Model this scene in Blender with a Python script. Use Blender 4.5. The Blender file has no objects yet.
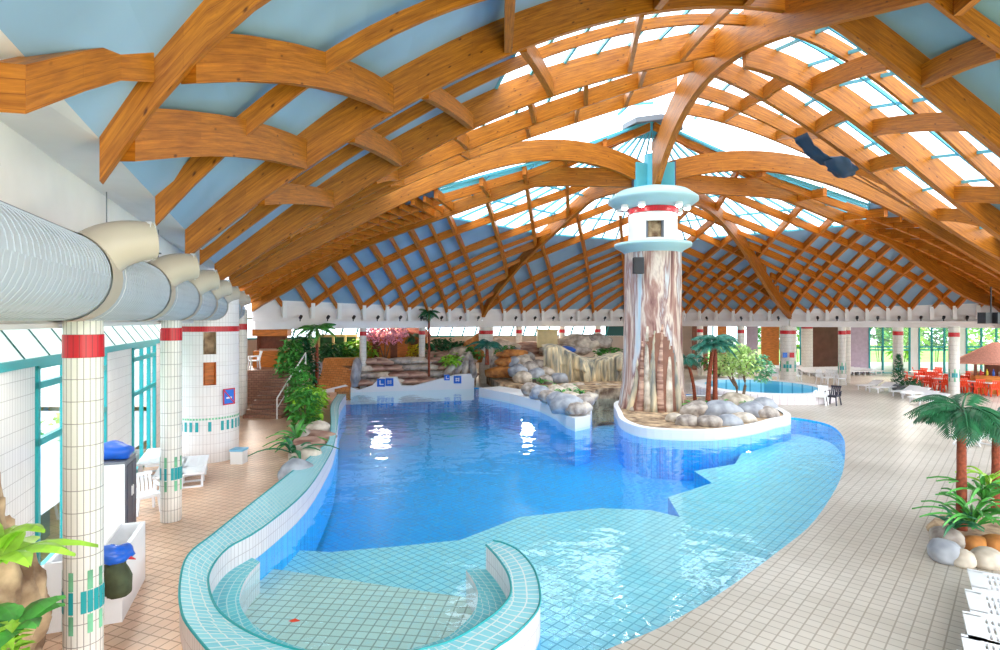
import bpy, bmesh, math, random
import numpy as np
from mathutils import Vector, Matrix, noise
from mathutils.geometry import tessellate_polygon
S = bpy.context.scene
C = S.collection
# ---------------------------------------------------------------- camera, sky, sun, exposure
F = 580.0; HZ = 320.0; EYE = 4.5
cd = bpy.data.cameras.new('camera'); cam = bpy.data.objects.new('camera', cd); C.objects.link(cam)
cd.sensor_width = 36; cd.lens = 36 * F / 1000; cd.shift_y = (HZ - 325) / 1000
cd.clip_end = 400
cam.location = (0, 0, EYE); cam.rotation_euler = (math.pi / 2, 0, 0); S.camera = cam
W = bpy.data.worlds.new('sky'); S.world = W; W.use_nodes = True
bgn = W.node_tree.nodes['Background']
bgn.inputs[0].default_value = (0.86, 0.93, 1.0, 1); bgn.inputs[1].default_value = 3.0
sl = bpy.data.lights.new('sun', 'SUN'); sl.energy = 1.2; sl.angle = math.radians(20); sl.color = (1, .95, .86)
so = bpy.data.objects.new('sun', sl); C.objects.link(so); so.rotation_euler = (math.radians(30), math.radians(-18), 0)
S.view_settings.view_transform = 'Standard'; S.view_settings.look = 'None'
S.view_settings.gamma = 1; S.view_settings.use_curve_mapping = False
S.view_settings.exposure = 0.5
S.cycles.max_bounces = 8; S.cycles.transparent_max_bounces = 16
S.cycles.diffuse_bounces = 5; S.cycles.caustics_reflective = False; S.cycles.caustics_refractive = False
S.cycles.sample_clamp_indirect = 6
# unseen warm fill lamps added behind and beside the gallery to brighten the hall
def area(loc, size, power, col, tgt):
    l = bpy.data.lights.new('fill_lamp', 'AREA'); l.shape = 'DISK'; l.size = size; l.energy = power; l.color = col
    o = bpy.data.objects.new('fill_lamp', l); C.objects.link(o); o.location = loc
    d = Vector(tgt) - Vector(loc); o.rotation_euler = d.to_track_quat('-Z', 'Y').to_euler(); return o
WARM = (1, .88, .72)
for q in [((15, 5, 2.2), (8, 17, 12)), ((24, 16, 2.6), (14, 24, 12)), ((6, 1, 2.2), (4, 14, 12)), ((2, -2, 5.5), (4, 14, 0))]:
    area(q[0], 2.0, 240, WARM, q[1])

for q in [((-6.6, 9, 4.35), 38), ((-8.5, 14, 4.35), 45), ((-10.6, 20.5, 4.35), 55), ((-16, 36, 4.5), 300), ((-9, 44, 4.5), 420), ((2, 47, 4.5), 420), ((20, 48, 4.5), 260), ((30, 43, 4.5), 260), ((34, 38, 4.5), 200)]:      # ceiling-height fill lamps, added to brighten the left deck and far bank
    area(q[0], 1.4 if q[0][1] > 30 else .5, q[1], (1, .93, .84), (q[0][0] + (0 if q[0][1] > 30 else 2), q[0][1] - 1.5, 0))
ORD = ['first', 'second', 'third', 'fourth', 'fifth', 'sixth', 'seventh', 'eighth', 'ninth', 'tenth', 'eleventh', 'twelfth', 'thirteenth', 'fourteenth', 'fifteenth', 'sixteenth', 'seventeenth', 'eighteenth', 'nineteenth', 'twentieth'] + ['further'] * 30
# ---------------------------------------------------------------- pixel helpers: a pixel at a known height or depth
def G(px, py, z=0.0):
    Y = F * (EYE - z) / (py - HZ); return Vector(((px - 500) / F * Y, Y, z))
def D(px, py, Y): return Vector(((px - 500) / F * Y, Y, EYE + (HZ - py) / F * Y))
def XY(px, Y, z=0.0): return Vector(((px - 500) / F * Y, Y, z))
# ---------------------------------------------------------------- materials
def lin(c): return tuple(((v / 255) / 12.92 if v / 255 <= .04045 else ((v / 255 + .055) / 1.055) ** 2.4) for v in c)
M = {}
def mat(name, col, rough=.6, var=0, scale=6, metal=0, bump=0, col2=None, coord='Object', stretch=(1, 1, 1), trans=0, spec=.5, detail=3):
    m = bpy.data.materials.new(name); m.use_nodes = True; nt = m.node_tree; b = nt.nodes['Principled BSDF']
    b.inputs['Roughness'].default_value = rough; b.inputs['Metallic'].default_value = metal
    b.inputs['Specular IOR Level'].default_value = spec
    c = lin(col); b.inputs['Base Color'].default_value = (*c, 1)
    if var or col2 or bump:
        tc = nt.nodes.new('ShaderNodeTexCoord'); mp = nt.nodes.new('ShaderNodeMapping'); mp.inputs['Scale'].default_value = stretch
        nt.links.new(tc.outputs[coord], mp.inputs[0])
        nz = nt.nodes.new('ShaderNodeTexNoise'); nz.inputs['Scale'].default_value = scale; nz.inputs['Detail'].default_value = detail
        nt.links.new(mp.outputs[0], nz.inputs[0])
        r = nt.nodes.new('ShaderNodeValToRGB'); e = r.color_ramp.elements
        e[0].position = .35; e[1].position = .65
        if col2: e[0].color = (*lin(col2), 1); e[1].color = (*c, 1)
        else:
            e[0].color = (*[v * (1 - var) for v in c], 1); e[1].color = (*[min(1, v * (1 + var)) for v in c], 1)
        nt.links.new(nz.outputs[0], r.inputs[0]); nt.links.new(r.outputs[0], b.inputs['Base Color'])
        if bump:
            bp = nt.nodes.new('ShaderNodeBump'); bp.inputs['Strength'].default_value = bump; bp.inputs['Distance'].default_value = .05
            nt.links.new(nz.outputs[0], bp.inputs['Height']); nt.links.new(bp.outputs[0], b.inputs['Normal'])
    M[name] = m; return m
def tile(name, c1, c2, grout, w, h, rot=0, coord='Object', mortar=.012, rough=.35, off=0.0, big=None):
    m = bpy.data.materials.new(name); m.use_nodes = True; nt = m.node_tree; b = nt.nodes['Principled BSDF']
    b.inputs['Roughness'].default_value = rough
    tc = nt.nodes.new('ShaderNodeTexCoord'); mp = nt.nodes.new('ShaderNodeMapping'); mp.inputs['Rotation'].default_value = (0, 0, rot)
    nt.links.new(tc.outputs[coord], mp.inputs[0])
    br = nt.nodes.new('ShaderNodeTexBrick'); br.offset = off; br.squash = 1
    br.inputs['Scale'].default_value = 1; br.inputs['Brick Width'].default_value = w; br.inputs['Row Height'].default_value = h
    br.inputs['Mortar Size'].default_value = mortar; br.inputs['Mortar Smooth'].default_value = .2; br.inputs['Bias'].default_value = 0
    br.inputs['Color1'].default_value = (*lin(c1), 1); br.inputs['Color2'].default_value = (*lin(c2), 1); br.inputs['Mortar'].default_value = (*lin(grout), 1)
    nt.links.new(mp.outputs[0], br.inputs[0]); out = br.outputs[0]
    if big:
        nz = nt.nodes.new('ShaderNodeTexNoise'); nz.inputs['Scale'].default_value = big[1]; nt.links.new(tc.outputs['Object'], nz.inputs[0])
        r = nt.nodes.new('ShaderNodeValToRGB'); r.color_ramp.elements[0].position = .35; r.color_ramp.elements[1].position = .65
        r.color_ramp.elements[0].color = (*lin(big[0]), 1); r.color_ramp.elements[1].color = (1, 1, 1, 1)
        nt.links.new(nz.outputs[0], r.inputs[0])
        mx = nt.nodes.new('ShaderNodeMix'); mx.data_type = 'RGBA'; mx.blend_type = 'MULTIPLY'; mx.inputs[0].default_value = 1
        nt.links.new(out, mx.inputs[6]); nt.links.new(r.outputs[0], mx.inputs[7]); out = mx.outputs[2]
    nt.links.new(out, b.inputs['Base Color'])
    M[name] = m; return m
def wood(name, c1, c2):
    m = bpy.data.materials.new(name); m.use_nodes = True; nt = m.node_tree; b = nt.nodes['Principled BSDF']
    b.inputs['Roughness'].default_value = .42; b.inputs['Specular IOR Level'].default_value = .4
    tc = nt.nodes.new('ShaderNodeTexCoord'); mp = nt.nodes.new('ShaderNodeMapping'); mp.inputs['Scale'].default_value = (1.1, 16, 1)
    nt.links.new(tc.outputs['UV'], mp.inputs[0])
    nz = nt.nodes.new('ShaderNodeTexNoise'); nz.inputs['Scale'].default_value = 1.2; nz.inputs['Detail'].default_value = 5; nz.inputs['Roughness'].default_value = .65
    nt.links.new(mp.outputs[0], nz.inputs[0])
    r = nt.nodes.new('ShaderNodeValToRGB'); e = r.color_ramp.elements; e[0].position = .3; e[1].position = .68
    e[0].color = (*lin(c2), 1); e[1].color = (*lin(c1), 1); nt.links.new(nz.outputs[0], r.inputs[0])
    mp2 = nt.nodes.new('ShaderNodeMapping'); mp2.inputs['Scale'].default_value = (2.2, 5, 1); nt.links.new(tc.outputs['UV'], mp2.inputs[0])
    kn = nt.nodes.new('ShaderNodeTexVoronoi'); kn.inputs['Scale'].default_value = 1.0; nt.links.new(mp2.outputs[0], kn.inputs[0])
    kr = nt.nodes.new('ShaderNodeValToRGB'); kr.color_ramp.elements[0].position = .05; kr.color_ramp.elements[1].position = .14
    kr.color_ramp.elements[0].color = (.25, .18, .15, 1); kr.color_ramp.elements[1].color = (1, 1, 1, 1); nt.links.new(kn.outputs[0], kr.inputs[0])
    br = nt.nodes.new('ShaderNodeTexBrick'); br.inputs['Scale'].default_value = 1; br.inputs['Brick Width'].default_value = 3.1; br.inputs['Row Height'].default_value = .11
    br.inputs['Mortar Size'].default_value = .003; br.inputs['Color1'].default_value = (1, 1, 1, 1); br.inputs['Color2'].default_value = (.8, .78, .76, 1); br.inputs['Mortar'].default_value = (.6, .5, .45, 1)
    nt.links.new(tc.outputs['UV'], br.inputs[0])
    prev = r.outputs[0]
    for s in (kr.outputs[0], br.outputs[0]):
        mx = nt.nodes.new('ShaderNodeMix'); mx.data_type = 'RGBA'; mx.blend_type = 'MULTIPLY'; mx.inputs[0].default_value = 1
        nt.links.new(prev, mx.inputs[6]); nt.links.new(s, mx.inputs[7]); prev = mx.outputs[2]
    nt.links.new(prev, b.inputs['Base Color']); M[name] = m
def glassy(name, tint, gloss=1.0, ior=1.45, rough=0.0, bump=None):
    m = bpy.data.materials.new(name); m.use_nodes = True; nt = m.node_tree; nt.nodes.remove(nt.nodes['Principled BSDF'])
    o = nt.nodes['Material Output']; t = nt.nodes.new('ShaderNodeBsdfTransparent'); t.inputs[0].default_value = (*tint, 1)
    g = nt.nodes.new('ShaderNodeBsdfGlossy'); g.inputs['Roughness'].default_value = rough; g.inputs[0].default_value = (gloss, gloss, gloss, 1)
    f = nt.nodes.new('ShaderNodeFresnel'); f.inputs[0].default_value = ior; mx = nt.nodes.new('ShaderNodeMixShader')
    ge = nt.nodes.new('ShaderNodeNewGeometry'); ml = nt.nodes.new('ShaderNodeMath'); ml.operation = 'MULTIPLY_ADD'; nt.links.new(ge.outputs['Backfacing'], ml.inputs[0]); ml.inputs[1].default_value = -1; ml.inputs[2].default_value = 1
    m2 = nt.nodes.new('ShaderNodeMath'); m2.operation = 'MULTIPLY'; nt.links.new(f.outputs[0], m2.inputs[0]); nt.links.new(ml.outputs[0], m2.inputs[1])
    nt.links.new(m2.outputs[0], mx.inputs[0]); nt.links.new(t.outputs[0], mx.inputs[1]); nt.links.new(g.outputs[0], mx.inputs[2]); nt.links.new(mx.outputs[0], o.inputs[0])
    if bump:
        tc = nt.nodes.new('ShaderNodeTexCoord'); nz = nt.nodes.new('ShaderNodeTexNoise'); nz.inputs['Scale'].default_value = bump[0]; nz.inputs['Detail'].default_value = 2.5
        nt.links.new(tc.outputs['Object'], nz.inputs[0])
        b = nt.nodes.new('ShaderNodeBump'); b.inputs['Strength'].default_value = bump[1]; b.inputs['Distance'].default_value = bump[2]
        nt.links.new(nz.outputs[0], b.inputs['Height']); nt.links.new(b.outputs[0], g.inputs['Normal']); nt.links.new(b.outputs[0], f.inputs['Normal'])
    M[name] = m
def glow(name, col, s):
    m = bpy.data.materials.new(name); m.use_nodes = True; b = m.node_tree.nodes['Principled BSDF']
    b.inputs['Base Color'].default_value = (*col, 1); b.inputs['Emission Color'].default_value = (*col, 1); b.inputs['Emission Strength'].default_value = s; M[name] = m
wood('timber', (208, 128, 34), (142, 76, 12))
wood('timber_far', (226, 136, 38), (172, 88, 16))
mat('panel', (146, 178, 206), .6, .10, .5, detail=2); mat('panel_right', (134, 170, 182), .6, .10, .5)
mat('white', (240, 240, 240), .5); mat('plaster', (236, 232, 232), .7, .03, 1.5); mat('duct', (182, 190, 200), .35, .03, 2)
mat('duct_beige', (190, 178, 162), .45, .04, 2); mat('teal_metal', (30, 160, 165), .4); mat('cyan_steel', (92, 190, 214), .4, .04, 2)
mat('dark_teal', (22, 92, 92), .5); mat('pale_teal', (176, 214, 220), .45); mat('dark', (38, 38, 44), .5); mat('grey', (120, 124, 134), .5); mat('darkgrey', (80, 82, 98), .5)
mat('red', (206, 32, 44), .4); mat('orange_red', (238, 72, 30), .4); mat('blue', (24, 96, 205), .4); mat('sign_blue', (30, 110, 215), .35); mat('lightblue', (120, 190, 225), .4)
mat('plastic', (244, 246, 250), .35); mat('plastic_dark', (44, 44, 60), .4); mat('tarp', (26, 56, 84), .6); mat('olive', (70, 78, 52), .8, .2, 8)
mat('rock', (196, 186, 176), .8, 0, 2.6, bump=.8, col2=(124, 112, 106)); mat('rock_pale', (228, 216, 200), .8, 0, 2.2, bump=.8, col2=(160, 146, 130))
mat('rock_red', (206, 170, 150), .8, 0, 2.2, bump=.8, col2=(132, 92, 80), stretch=(.5, .5, 3)); mat('rock_grey', (182, 186, 194), .75, 0, 1.8, bump=.5, col2=(128, 132, 142))
mat('rock_orange', (222, 150, 78), .8, 0, 2.2, bump=.8, col2=(150, 90, 44)); mat('rock_brown', (214, 184, 148), .85, 0, 2.4, bump=1, col2=(112, 84, 62), detail=8)
mat('cliff', (240, 222, 184), .85, 0, 1.4, bump=1, col2=(120, 124, 122), stretch=(1.6, 1.6, .35), detail=5)
mat('leaf', (78, 156, 66), .5, .45, 3); mat('leaf_bright', (156, 206, 66), .5, .35, 3); mat('leaf_dark', (40, 108, 68), .5, .4, 3); mat('leaf_blue', (48, 122, 104), .5, .35, 3)
mat('leaf_pale', (200, 226, 150), .6, .3, 3); mat('leaf_mint', (120, 190, 150), .6, .3, 3); mat('blossom', (240, 182, 206), .7, .2, 4); mat('yellow_flower', (228, 214, 52), .6, .2, 4)
mat('trunk', (140, 68, 44), .85, .3, 14, bump=.5); mat('bark', (126, 104, 84), .85, .25, 9); mat('thatch', (190, 128, 108), .9, .25, 12, bump=.6, stretch=(1, 1, 6))
mat('orange_wood', (206, 122, 44), .5, .2, 3, stretch=(1, 1, 6)); mat('dark_wood', (120, 66, 42), .5, .2, 4); mat('cream', (226, 204, 150), .6, .08, 2)
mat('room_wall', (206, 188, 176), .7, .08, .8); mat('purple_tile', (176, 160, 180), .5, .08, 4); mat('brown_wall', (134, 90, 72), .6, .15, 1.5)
mat('grass', (124, 178, 70), .9, .2, .6); mat('hedge', (84, 138, 62), .9, .4, 2.5); mat('pavement', (176, 180, 184), .9, .05, .3)
tile('deck_left', (242, 208, 178), (236, 196, 164), (186, 142, 112), .2, .2, math.radians(20.6), big=((216, 206, 200), .35))
tile('deck_right', (216, 208, 198), (209, 200, 189), (168, 158, 144), .2, .2, math.radians(42), big=((226, 224, 220), .3))
tile('pool_tile_light', (190, 244, 250), (176, 238, 248), (120, 196, 212), .2, .2, math.radians(42), mortar=.014)
tile('pool_tile_basin', (238, 246, 236), (228, 238, 228), (170, 184, 172), .2, .2, math.radians(8), mortar=.014)
tile('pool_tile_deep', (40, 190, 252), (32, 180, 248), (24, 158, 236), .2, .2, math.radians(42), mortar=.014)
tile('curb_teal', (150, 222, 232), (128, 210, 224), (226, 238, 238), .13, .2, 0, coord='UV', mortar=.012)
tile('curb_white', (236, 228, 230), (228, 220, 224), (200, 186, 190), .1, .25, 0, coord='UV', mortar=.008)
tile('bench_teal', (104, 206, 216), (88, 194, 208), (180, 222, 226), .13, .13, 0, coord='UV', mortar=.01)
tile('column_tile', (238, 234, 226), (230, 226, 218), (150, 142, 136), .066, .27, 0, coord='UV', mortar=.005)
tile('tower_tile', (240, 234, 232), (234, 228, 226), (206, 196, 194), .1, .3, 0, coord='UV', mortar=.006)
tile('wall_tile', (236, 234, 232), (230, 228, 226), (186, 182, 180), .1, .27, 0, coord='UV', mortar=.006)
tile('red_tile', (214, 24, 40), (200, 18, 34), (150, 10, 24), .066, .3, 0, coord='UV', mortar=.005)
tile('brown_tile', (164, 122, 100), (142, 100, 82), (96, 68, 58), .25, .12, 0, coord='UV', mortar=.01, off=.5)
tile('orange_tile', (210, 146, 84), (190, 120, 60), (140, 90, 50), .3, .18, 0, coord='UV', mortar=.012, off=.5)
glassy('glass', (.97, .99, 1), 1, 1.45); glassy('sky_glass', (.95, .98, 1), 1, 1.4)
glassy('water', (.80, .97, 1), 1, 1.35, .02, (1.1, .28, .12))
glow('lamp_glow', (1, .92, .84), 14)
# frosted lean-to glazing: lets daylight through, white from below
m = mat('frosted', (232, 244, 240), .5); 
_b = m.node_tree.nodes['Principled BSDF']; _b.inputs['Transmission Weight'].default_value = 0
_t = m.node_tree.nodes.new('ShaderNodeBsdfTranslucent'); _t.inputs[0].default_value = (.9, .97, .95, 1); _mx = m.node_tree.nodes.new('ShaderNodeMixShader'); _mx.inputs[0].default_value = .6
m.node_tree.links.new(_b.outputs[0], _mx.inputs[1]); m.node_tree.links.new(_t.outputs[0], _mx.inputs[2]); m.node_tree.links.new(_mx.outputs[0], m.node_tree.nodes['Material Output'].inputs[0])
# painted mural on the big pier: trunks, rock and bark in brown, plum and cream
m = mat('mural', (220, 205, 195), .6); nt = m.node_tree; b = nt.nodes['Principled BSDF']
tc = nt.nodes.new('ShaderNodeTexCoord'); mp = nt.nodes.new('ShaderNodeMapping'); mp.inputs['Scale'].default_value = (1.1, 1.1, .14); nt.links.new(tc.outputs['Object'], mp.inputs[0])
nz = nt.nodes.new('ShaderNodeTexNoise'); nz.inputs['Scale'].default_value = 1.5; nz.inputs['Detail'].default_value = 6; nz.inputs['Roughness'].default_value = .55; nz.inputs['Distortion'].default_value = .6; nt.links.new(mp.outputs[0], nz.inputs[0])
r = nt.nodes.new('ShaderNodeValToRGB'); nt.links.new(nz.outputs[0], r.inputs[0]); el = r.color_ramp.elements
el[0].position = .34; el[0].color = (*lin((84, 50, 50)), 1); el[1].position = .72; el[1].color = (*lin((170, 198, 216)), 1)
for p_, c_ in ((.40, (132, 88, 84)), (.47, (176, 138, 126)), (.52, (222, 206, 192)), (.58, (146, 110, 108)), (.63, (206, 206, 208))):
    x = el.new(p_); x.color = (*lin(c_), 1)
nt.links.new(r.outputs[0], b.inputs['Base Color'])

# ---------------------------------------------------------------- object helpers
def tag(o, label=None, cat=None, group=None, kind=None):
    if label: o['label'] = label
    if cat: o['category'] = cat
    if group: o['group'] = group
    if kind: o['kind'] = kind
    return o
def link(name, me, m, parent=None, smooth=False):
    o = bpy.data.objects.new(name, me); C.objects.link(o)
    if m: me.materials.append(M[m] if isinstance(m, str) else m)
    if parent: o.parent = parent
    if smooth: me.polygons.foreach_set('use_smooth', [True] * len(me.polygons))
    return o
def empty(name, loc, rz=0):
    o = bpy.data.objects.new(name, None); C.objects.link(o); o.location = loc; o.rotation_euler = (0, 0, rz); o.empty_display_size = .2; return o
def bm_obj(name, bm, m, parent=None, smooth=False):
    me = bpy.data.meshes.new(name); bm.to_mesh(me); bm.free(); return link(name, me, m, parent, smooth)
class MB:
    def __init__(s): s.v = []; s.f = []; s.uv = []
    def add(s, vs, fs, uvs=None):
        n = len(s.v); s.v += [tuple(v) for v in vs]
        for i, f in enumerate(fs):
            s.f.append([n + k for k in f])
            if uvs: s.uv.append([uvs[k] for k in f] if not isinstance(uvs[0], list) else uvs[i])
            else:
                P = [Vector(vs[k]) for k in f]; nn = (P[1] - P[0]).cross(P[2] - P[0])
                ax = max(range(3), key=lambda a: abs(nn[a]))
                if ax == 2: s.uv.append([(p.x, p.y) for p in P])
                else:
                    t = Vector((-nn.y, nn.x, 0)); t = t.normalized() if t.length > 1e-9 else Vector((1, 0, 0))
                    s.uv.append([(p.dot(t), p.z) for p in P])
        return s
    def box(s, c, d, rz=0, ry=0, rx=0):
        R = Matrix.Rotation(rz, 3, 'Z') @ Matrix.Rotation(ry, 3, 'Y') @ Matrix.Rotation(rx, 3, 'X')
        vs = [Vector(c) + R @ Vector((a * d[0] / 2, b * d[1] / 2, e * d[2] / 2)) for e in (-1, 1) for a, b in ((-1, -1), (1, -1), (1, 1), (-1, 1))]
        return s.add(vs, [(3, 2, 1, 0), (4, 5, 6, 7), (0, 1, 5, 4), (1, 2, 6, 5), (2, 3, 7, 6), (3, 0, 4, 7)])
    def bar(s, a, b, w, h=None):
        a = Vector(a); b = Vector(b); h = h or w; d = (b - a).normalized()
        sd = d.cross(Vector((0, 0, 1))); sd = sd.normalized() if sd.length > 1e-4 else Vector((1, 0, 0)); up = sd.cross(d)
        vs = [p + sd * x * w / 2 + up * y * h / 2 for p in (a, b) for x, y in ((-1, -1), (1, -1), (1, 1), (-1, 1))]
        return s.add(vs, [(3, 2, 1, 0), (4, 5, 6, 7), (0, 1, 5, 4), (1, 2, 6, 5), (2, 3, 7, 6), (3, 0, 4, 7)])
    def tube(s, pts, r, n=8, cap=True):
        pts = [Vector(p) for p in pts]; k = len(pts); rr = r if isinstance(r, (list, tuple)) else [r] * k; vs = []; L = 0; us = []
        for i, p in enumerate(pts):
            d = (pts[min(i + 1, k - 1)] - pts[max(i - 1, 0)]).normalized(); sd = d.cross(Vector((0, 0, 1)))
            sd = sd.normalized() if sd.length > 1e-3 else Vector((1, 0, 0)); up = sd.cross(d)
            if i: L += (p - pts[i - 1]).length
            for j in range(n):
                a = 2 * math.pi * j / n; vs.append(p + (sd * math.cos(a) + up * math.sin(a)) * rr[i]); us.append((a * rr[i], L))
        fs = [(i * n + j, i * n + (j + 1) % n, (i + 1) * n + (j + 1) % n, (i + 1) * n + j) for i in range(k - 1) for j in range(n)]
        if cap: fs += [tuple(range(n - 1, -1, -1)), tuple((k - 1) * n + j for j in range(n))]
        return s.add(vs, fs, us)
    def lathe(s, prof, c=(0, 0, 0), n=32, a0=0, a1=2 * math.pi):
        full = abs(a1 - a0 - 2 * math.pi) < 1e-6; m_ = n if full else n + 1; vs = []; rm = max(p[0] for p in prof)
        for r_, z in prof:
            for j in range(m_):
                a = a0 + (a1 - a0) * j / n; vs.append((c[0] + r_ * math.cos(a), c[1] + r_ * math.sin(a), c[2] + z))
        fs = []; uv = []
        L = [0]
        for i in range(1, len(prof)): L.append(L[-1] + math.hypot(prof[i][0] - prof[i - 1][0], prof[i][1] - prof[i - 1][1]))
        for i in range(len(prof) - 1):
            for j in range(n):
                j2 = (j + 1) % m_; fs.append((i * m_ + j, i * m_ + j2, (i + 1) * m_ + j2, (i + 1) * m_ + j))
                u0 = (a1 - a0) * j / n * rm; u1 = (a1 - a0) * (j + 1) / n * rm
                uv.append([(u0, L[i]), (u1, L[i]), (u1, L[i + 1]), (u0, L[i + 1])])
        return s.add(vs, fs, uv)
    def build(s, name, m, parent=None, smooth=False):
        me = bpy.data.meshes.new(name); me.from_pydata(s.v, [], s.f); me.update()
        uvl = me.uv_layers.new(name='UVMap'); flat = [c for f in s.uv for uv in f for c in uv]; uvl.data.foreach_set('uv', flat)
        return link(name, me, m, parent, smooth)
def copy_tree(o, parent=None):
    c = o.copy(); C.objects.link(c); c.parent = parent
    for ch in list(o.children): copy_tree(ch, c)
    return c
def put(o, loc, rz=0, sc=None, label=None, group=None):
    o.location = loc; o.rotation_euler = (0, 0, rz)
    if sc: o.scale = (sc,) * 3 if not isinstance(sc, tuple) else sc
    if label: o['label'] = label
    if group: o['group'] = group
    return o
def ngon(pts, z, flip=False):
    P = [Vector((p[0], p[1], z)) for p in pts]; return P
def poly(mb, outer, holes, z):
    loops = [[Vector((p[0], p[1], 0)) for p in outer]] + [[Vector((p[0], p[1], 0)) for p in h] for h in holes]
    tris = tessellate_polygon(loops); vs = [Vector((p.x, p.y, z)) for l in loops for p in l]; fs = []
    for t in tris:
        a, b, c = (vs[k] for k in t)
        fs.append(t if (b - a).cross(c - a).z > 0 else (t[0], t[2], t[1]))
    mb.add(vs, fs); return mb
def smooth_path(P, k=4, closed=False):
    P = [Vector(p) for p in P]; n = len(P); out = []
    rng = range(n if closed else n - 1)
    for i in rng:
        p0 = P[(i - 1) % n] if closed or i > 0 else P[0] * 2 - P[1]; p1 = P[i]; p2 = P[(i + 1) % n]
        p3 = P[(i + 2) % n] if closed or i + 2 < n else P[-1] * 2 - P[-2]
        for j in range(k):
            t = j / k; out.append(.5 * ((2 * p1) + (p2 - p0) * t + (2 * p0 - 5 * p1 + 4 * p2 - p3) * t * t + (3 * p1 - p0 - 3 * p2 + p3) * t ** 3))
    if not closed: out.append(P[-1])
    return out
def ribbon(mb, A, B, za, zb):   # strip between path A at height za and path B at height zb, UV in metres along and across
    L = 0
    for i in range(len(A) - 1):
        a0, a1, b0, b1 = (Vector((A[i].x, A[i].y, za)), Vector((A[i + 1].x, A[i + 1].y, za)), Vector((B[i].x, B[i].y, zb)), Vector((B[i + 1].x, B[i + 1].y, zb)))
        dl = ((a1 - a0).length + (b1 - b0).length) / 2; w = (a0 - b0).length
        mb.add([a0, a1, b1, b0], [(0, 1, 2, 3)], [(L, 0), (L + dl, 0), (L + dl, w), (L, w)]); L += dl
    return mb
def rock(name, c, s, m, seed, label, cat='rock', group=None, sub=3, rough=.28, rz=0, parent=None):
    bm = bmesh.new(); bmesh.ops.create_icosphere(bm, subdivisions=sub, radius=1); o_ = Vector((seed * 3.7, seed * 1.3, 0))
    for v in bm.verts:
        n1 = noise.noise(v.co * 1.1 + o_); n2 = noise.noise(v.co * 2.7 + o_); n3 = noise.noise(v.co * 6 + o_) * .35 + noise.noise(v.co * 13 + o_) * .2 if sub > 4 else 0; v.co *= 1 + rough * n1 * 1.5 + rough * .5 * n2 + rough * n3
        v.co = Vector((v.co.x * s[0], v.co.y * s[1], max(v.co.z, -.55) * s[2]))
    o = bm_obj(name, bm, m, parent, True); o.location = c; o.rotation_euler = (0, 0, rz)
    if not parent: tag(o, label, cat, group)
    return o
# ================================================================ SETTING: deck, pool, walls
POOL_L = [G(*p, .45) for p in ((338, 394), (331, 405), (331, 420), (329, 440), (317, 451), (289, 474), (242, 511), (212, 535), (188, 555), (180, 582), (181, 609), (191, 630), (230, 670), (300, 700), (380, 707), (450, 690))]
INN_L = [G(*p, .45) for p in ((346, 394), (339, 405), (338, 420), (335, 440), (329, 456), (306, 491), (262, 528), (228, 548), (211, 569), (209, 588), (220, 612), (252, 634), (298, 650), (350, 658), (385, 657), (419, 650))]
HK_O = [G(*p, .45) for p in ((492, 651), (516, 634), (537, 611), (540, 592), (534, 569), (519, 551), (503, 543), (493, 541))]
HK_I = [G(*p, .45) for p in ((453, 640), (485, 621), (503, 606), (511, 592), (508, 574), (498, 558), (490, 549), (486, 545))]
cl = lambda L: smooth_path(L, 4)
CO = cl(POOL_L + HK_O); CI = cl(INN_L + HK_I)
# outline of the hole in the deck: left side far to near, then the bottom, right side near to far, then the far shore
P_left = cl(POOL_L)
P_bot = [G(470, 695), G(540, 680)]
P_right = cl([G(*p) for p in ((605, 650), (665, 625), (725, 590), (780, 550), (815, 520), (840, 480), (845, 455), (843, 437), (830, 425), (805, 419), (786, 417))])
P_far = [G(*p) for p in ((786, 412), (745, 402), (700, 395), (625, 391), (545, 389), (475, 387.5), (400, 389), (336, 390.5))]
outline = P_left + P_bot + P_right + P_far
JC = Vector((15.8, 35.3, 0)); JR = (3.5, 4.2)
jac = [(JC.x + JR[0] * math.cos(a), JC.y + JR[1] * math.sin(a)) for a in [2 * math.pi * i / 40 for i in range(40)]]
top_l = P_left[0]; bot = P_bot[0]
left_poly = [(-3.2, -3), (bot.x, -3), (bot.x, bot.y)] + [(p.x, p.y) for p in reversed(P_left)] + [(P_far[-1].x, P_far[-1].y), (P_far[-1].x, 62), (-40, 62), (-40, 30), (-15.6, 30)]
right_poly = [(bot.x, -3), (48, -3), (48, 62), (P_far[-1].x, 62)] + [(p.x, p.y) for p in reversed(P_far)] + [(p.x, p.y) for p in reversed(P_right)] + [(p.x, p.y) for p in reversed(P_bot)]
o = poly(MB(), left_poly, [], 0).build('floor', 'deck_left'); tag(o, kind='structure')
o = poly(MB(), right_poly, [jac], 0).build('floor', 'deck_right'); tag(o, kind='structure')
ZD, ZS, ZB, WZ = -1.6, -.75, -.55, -.05
bound = [G(*p, ZS) for p in ((262, 548), (330, 552), (400, 546), (460, 540), (520, 517), (600, 508), (650, 510), (680, 517), (668, 497), (712, 483), (694, 471), (735, 464), (745, 447), (775, 441), (770, 428), (790, 421))]
near = [p for p in P_left if p.y < bound[0].y] + P_bot + [p for p in P_right]
sh = [(p.x, p.y) for p in near] + [(p.x, p.y) for p in reversed(bound)]
o = poly(MB(), sh, [], ZS).build('floor', 'pool_tile_light'); tag(o, kind='structure')
mb = MB(); ribbon(mb, bound, bound, ZS, ZD); poly(mb, [(p.x, p.y) for p in outline], [], ZD)
o = mb.build('floor', 'pool_tile_deep'); tag(o, kind='structure')
mb = MB(); oo = outline + [outline[0]]; ribbon(mb, oo, oo, 0, ZD); o = mb.build('wall_pool', 'pool_tile_deep'); tag(o, kind='structure')
bas = [Vector((p.x, p.y, 0)) for p in CI if p.y < 12.2]
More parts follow.
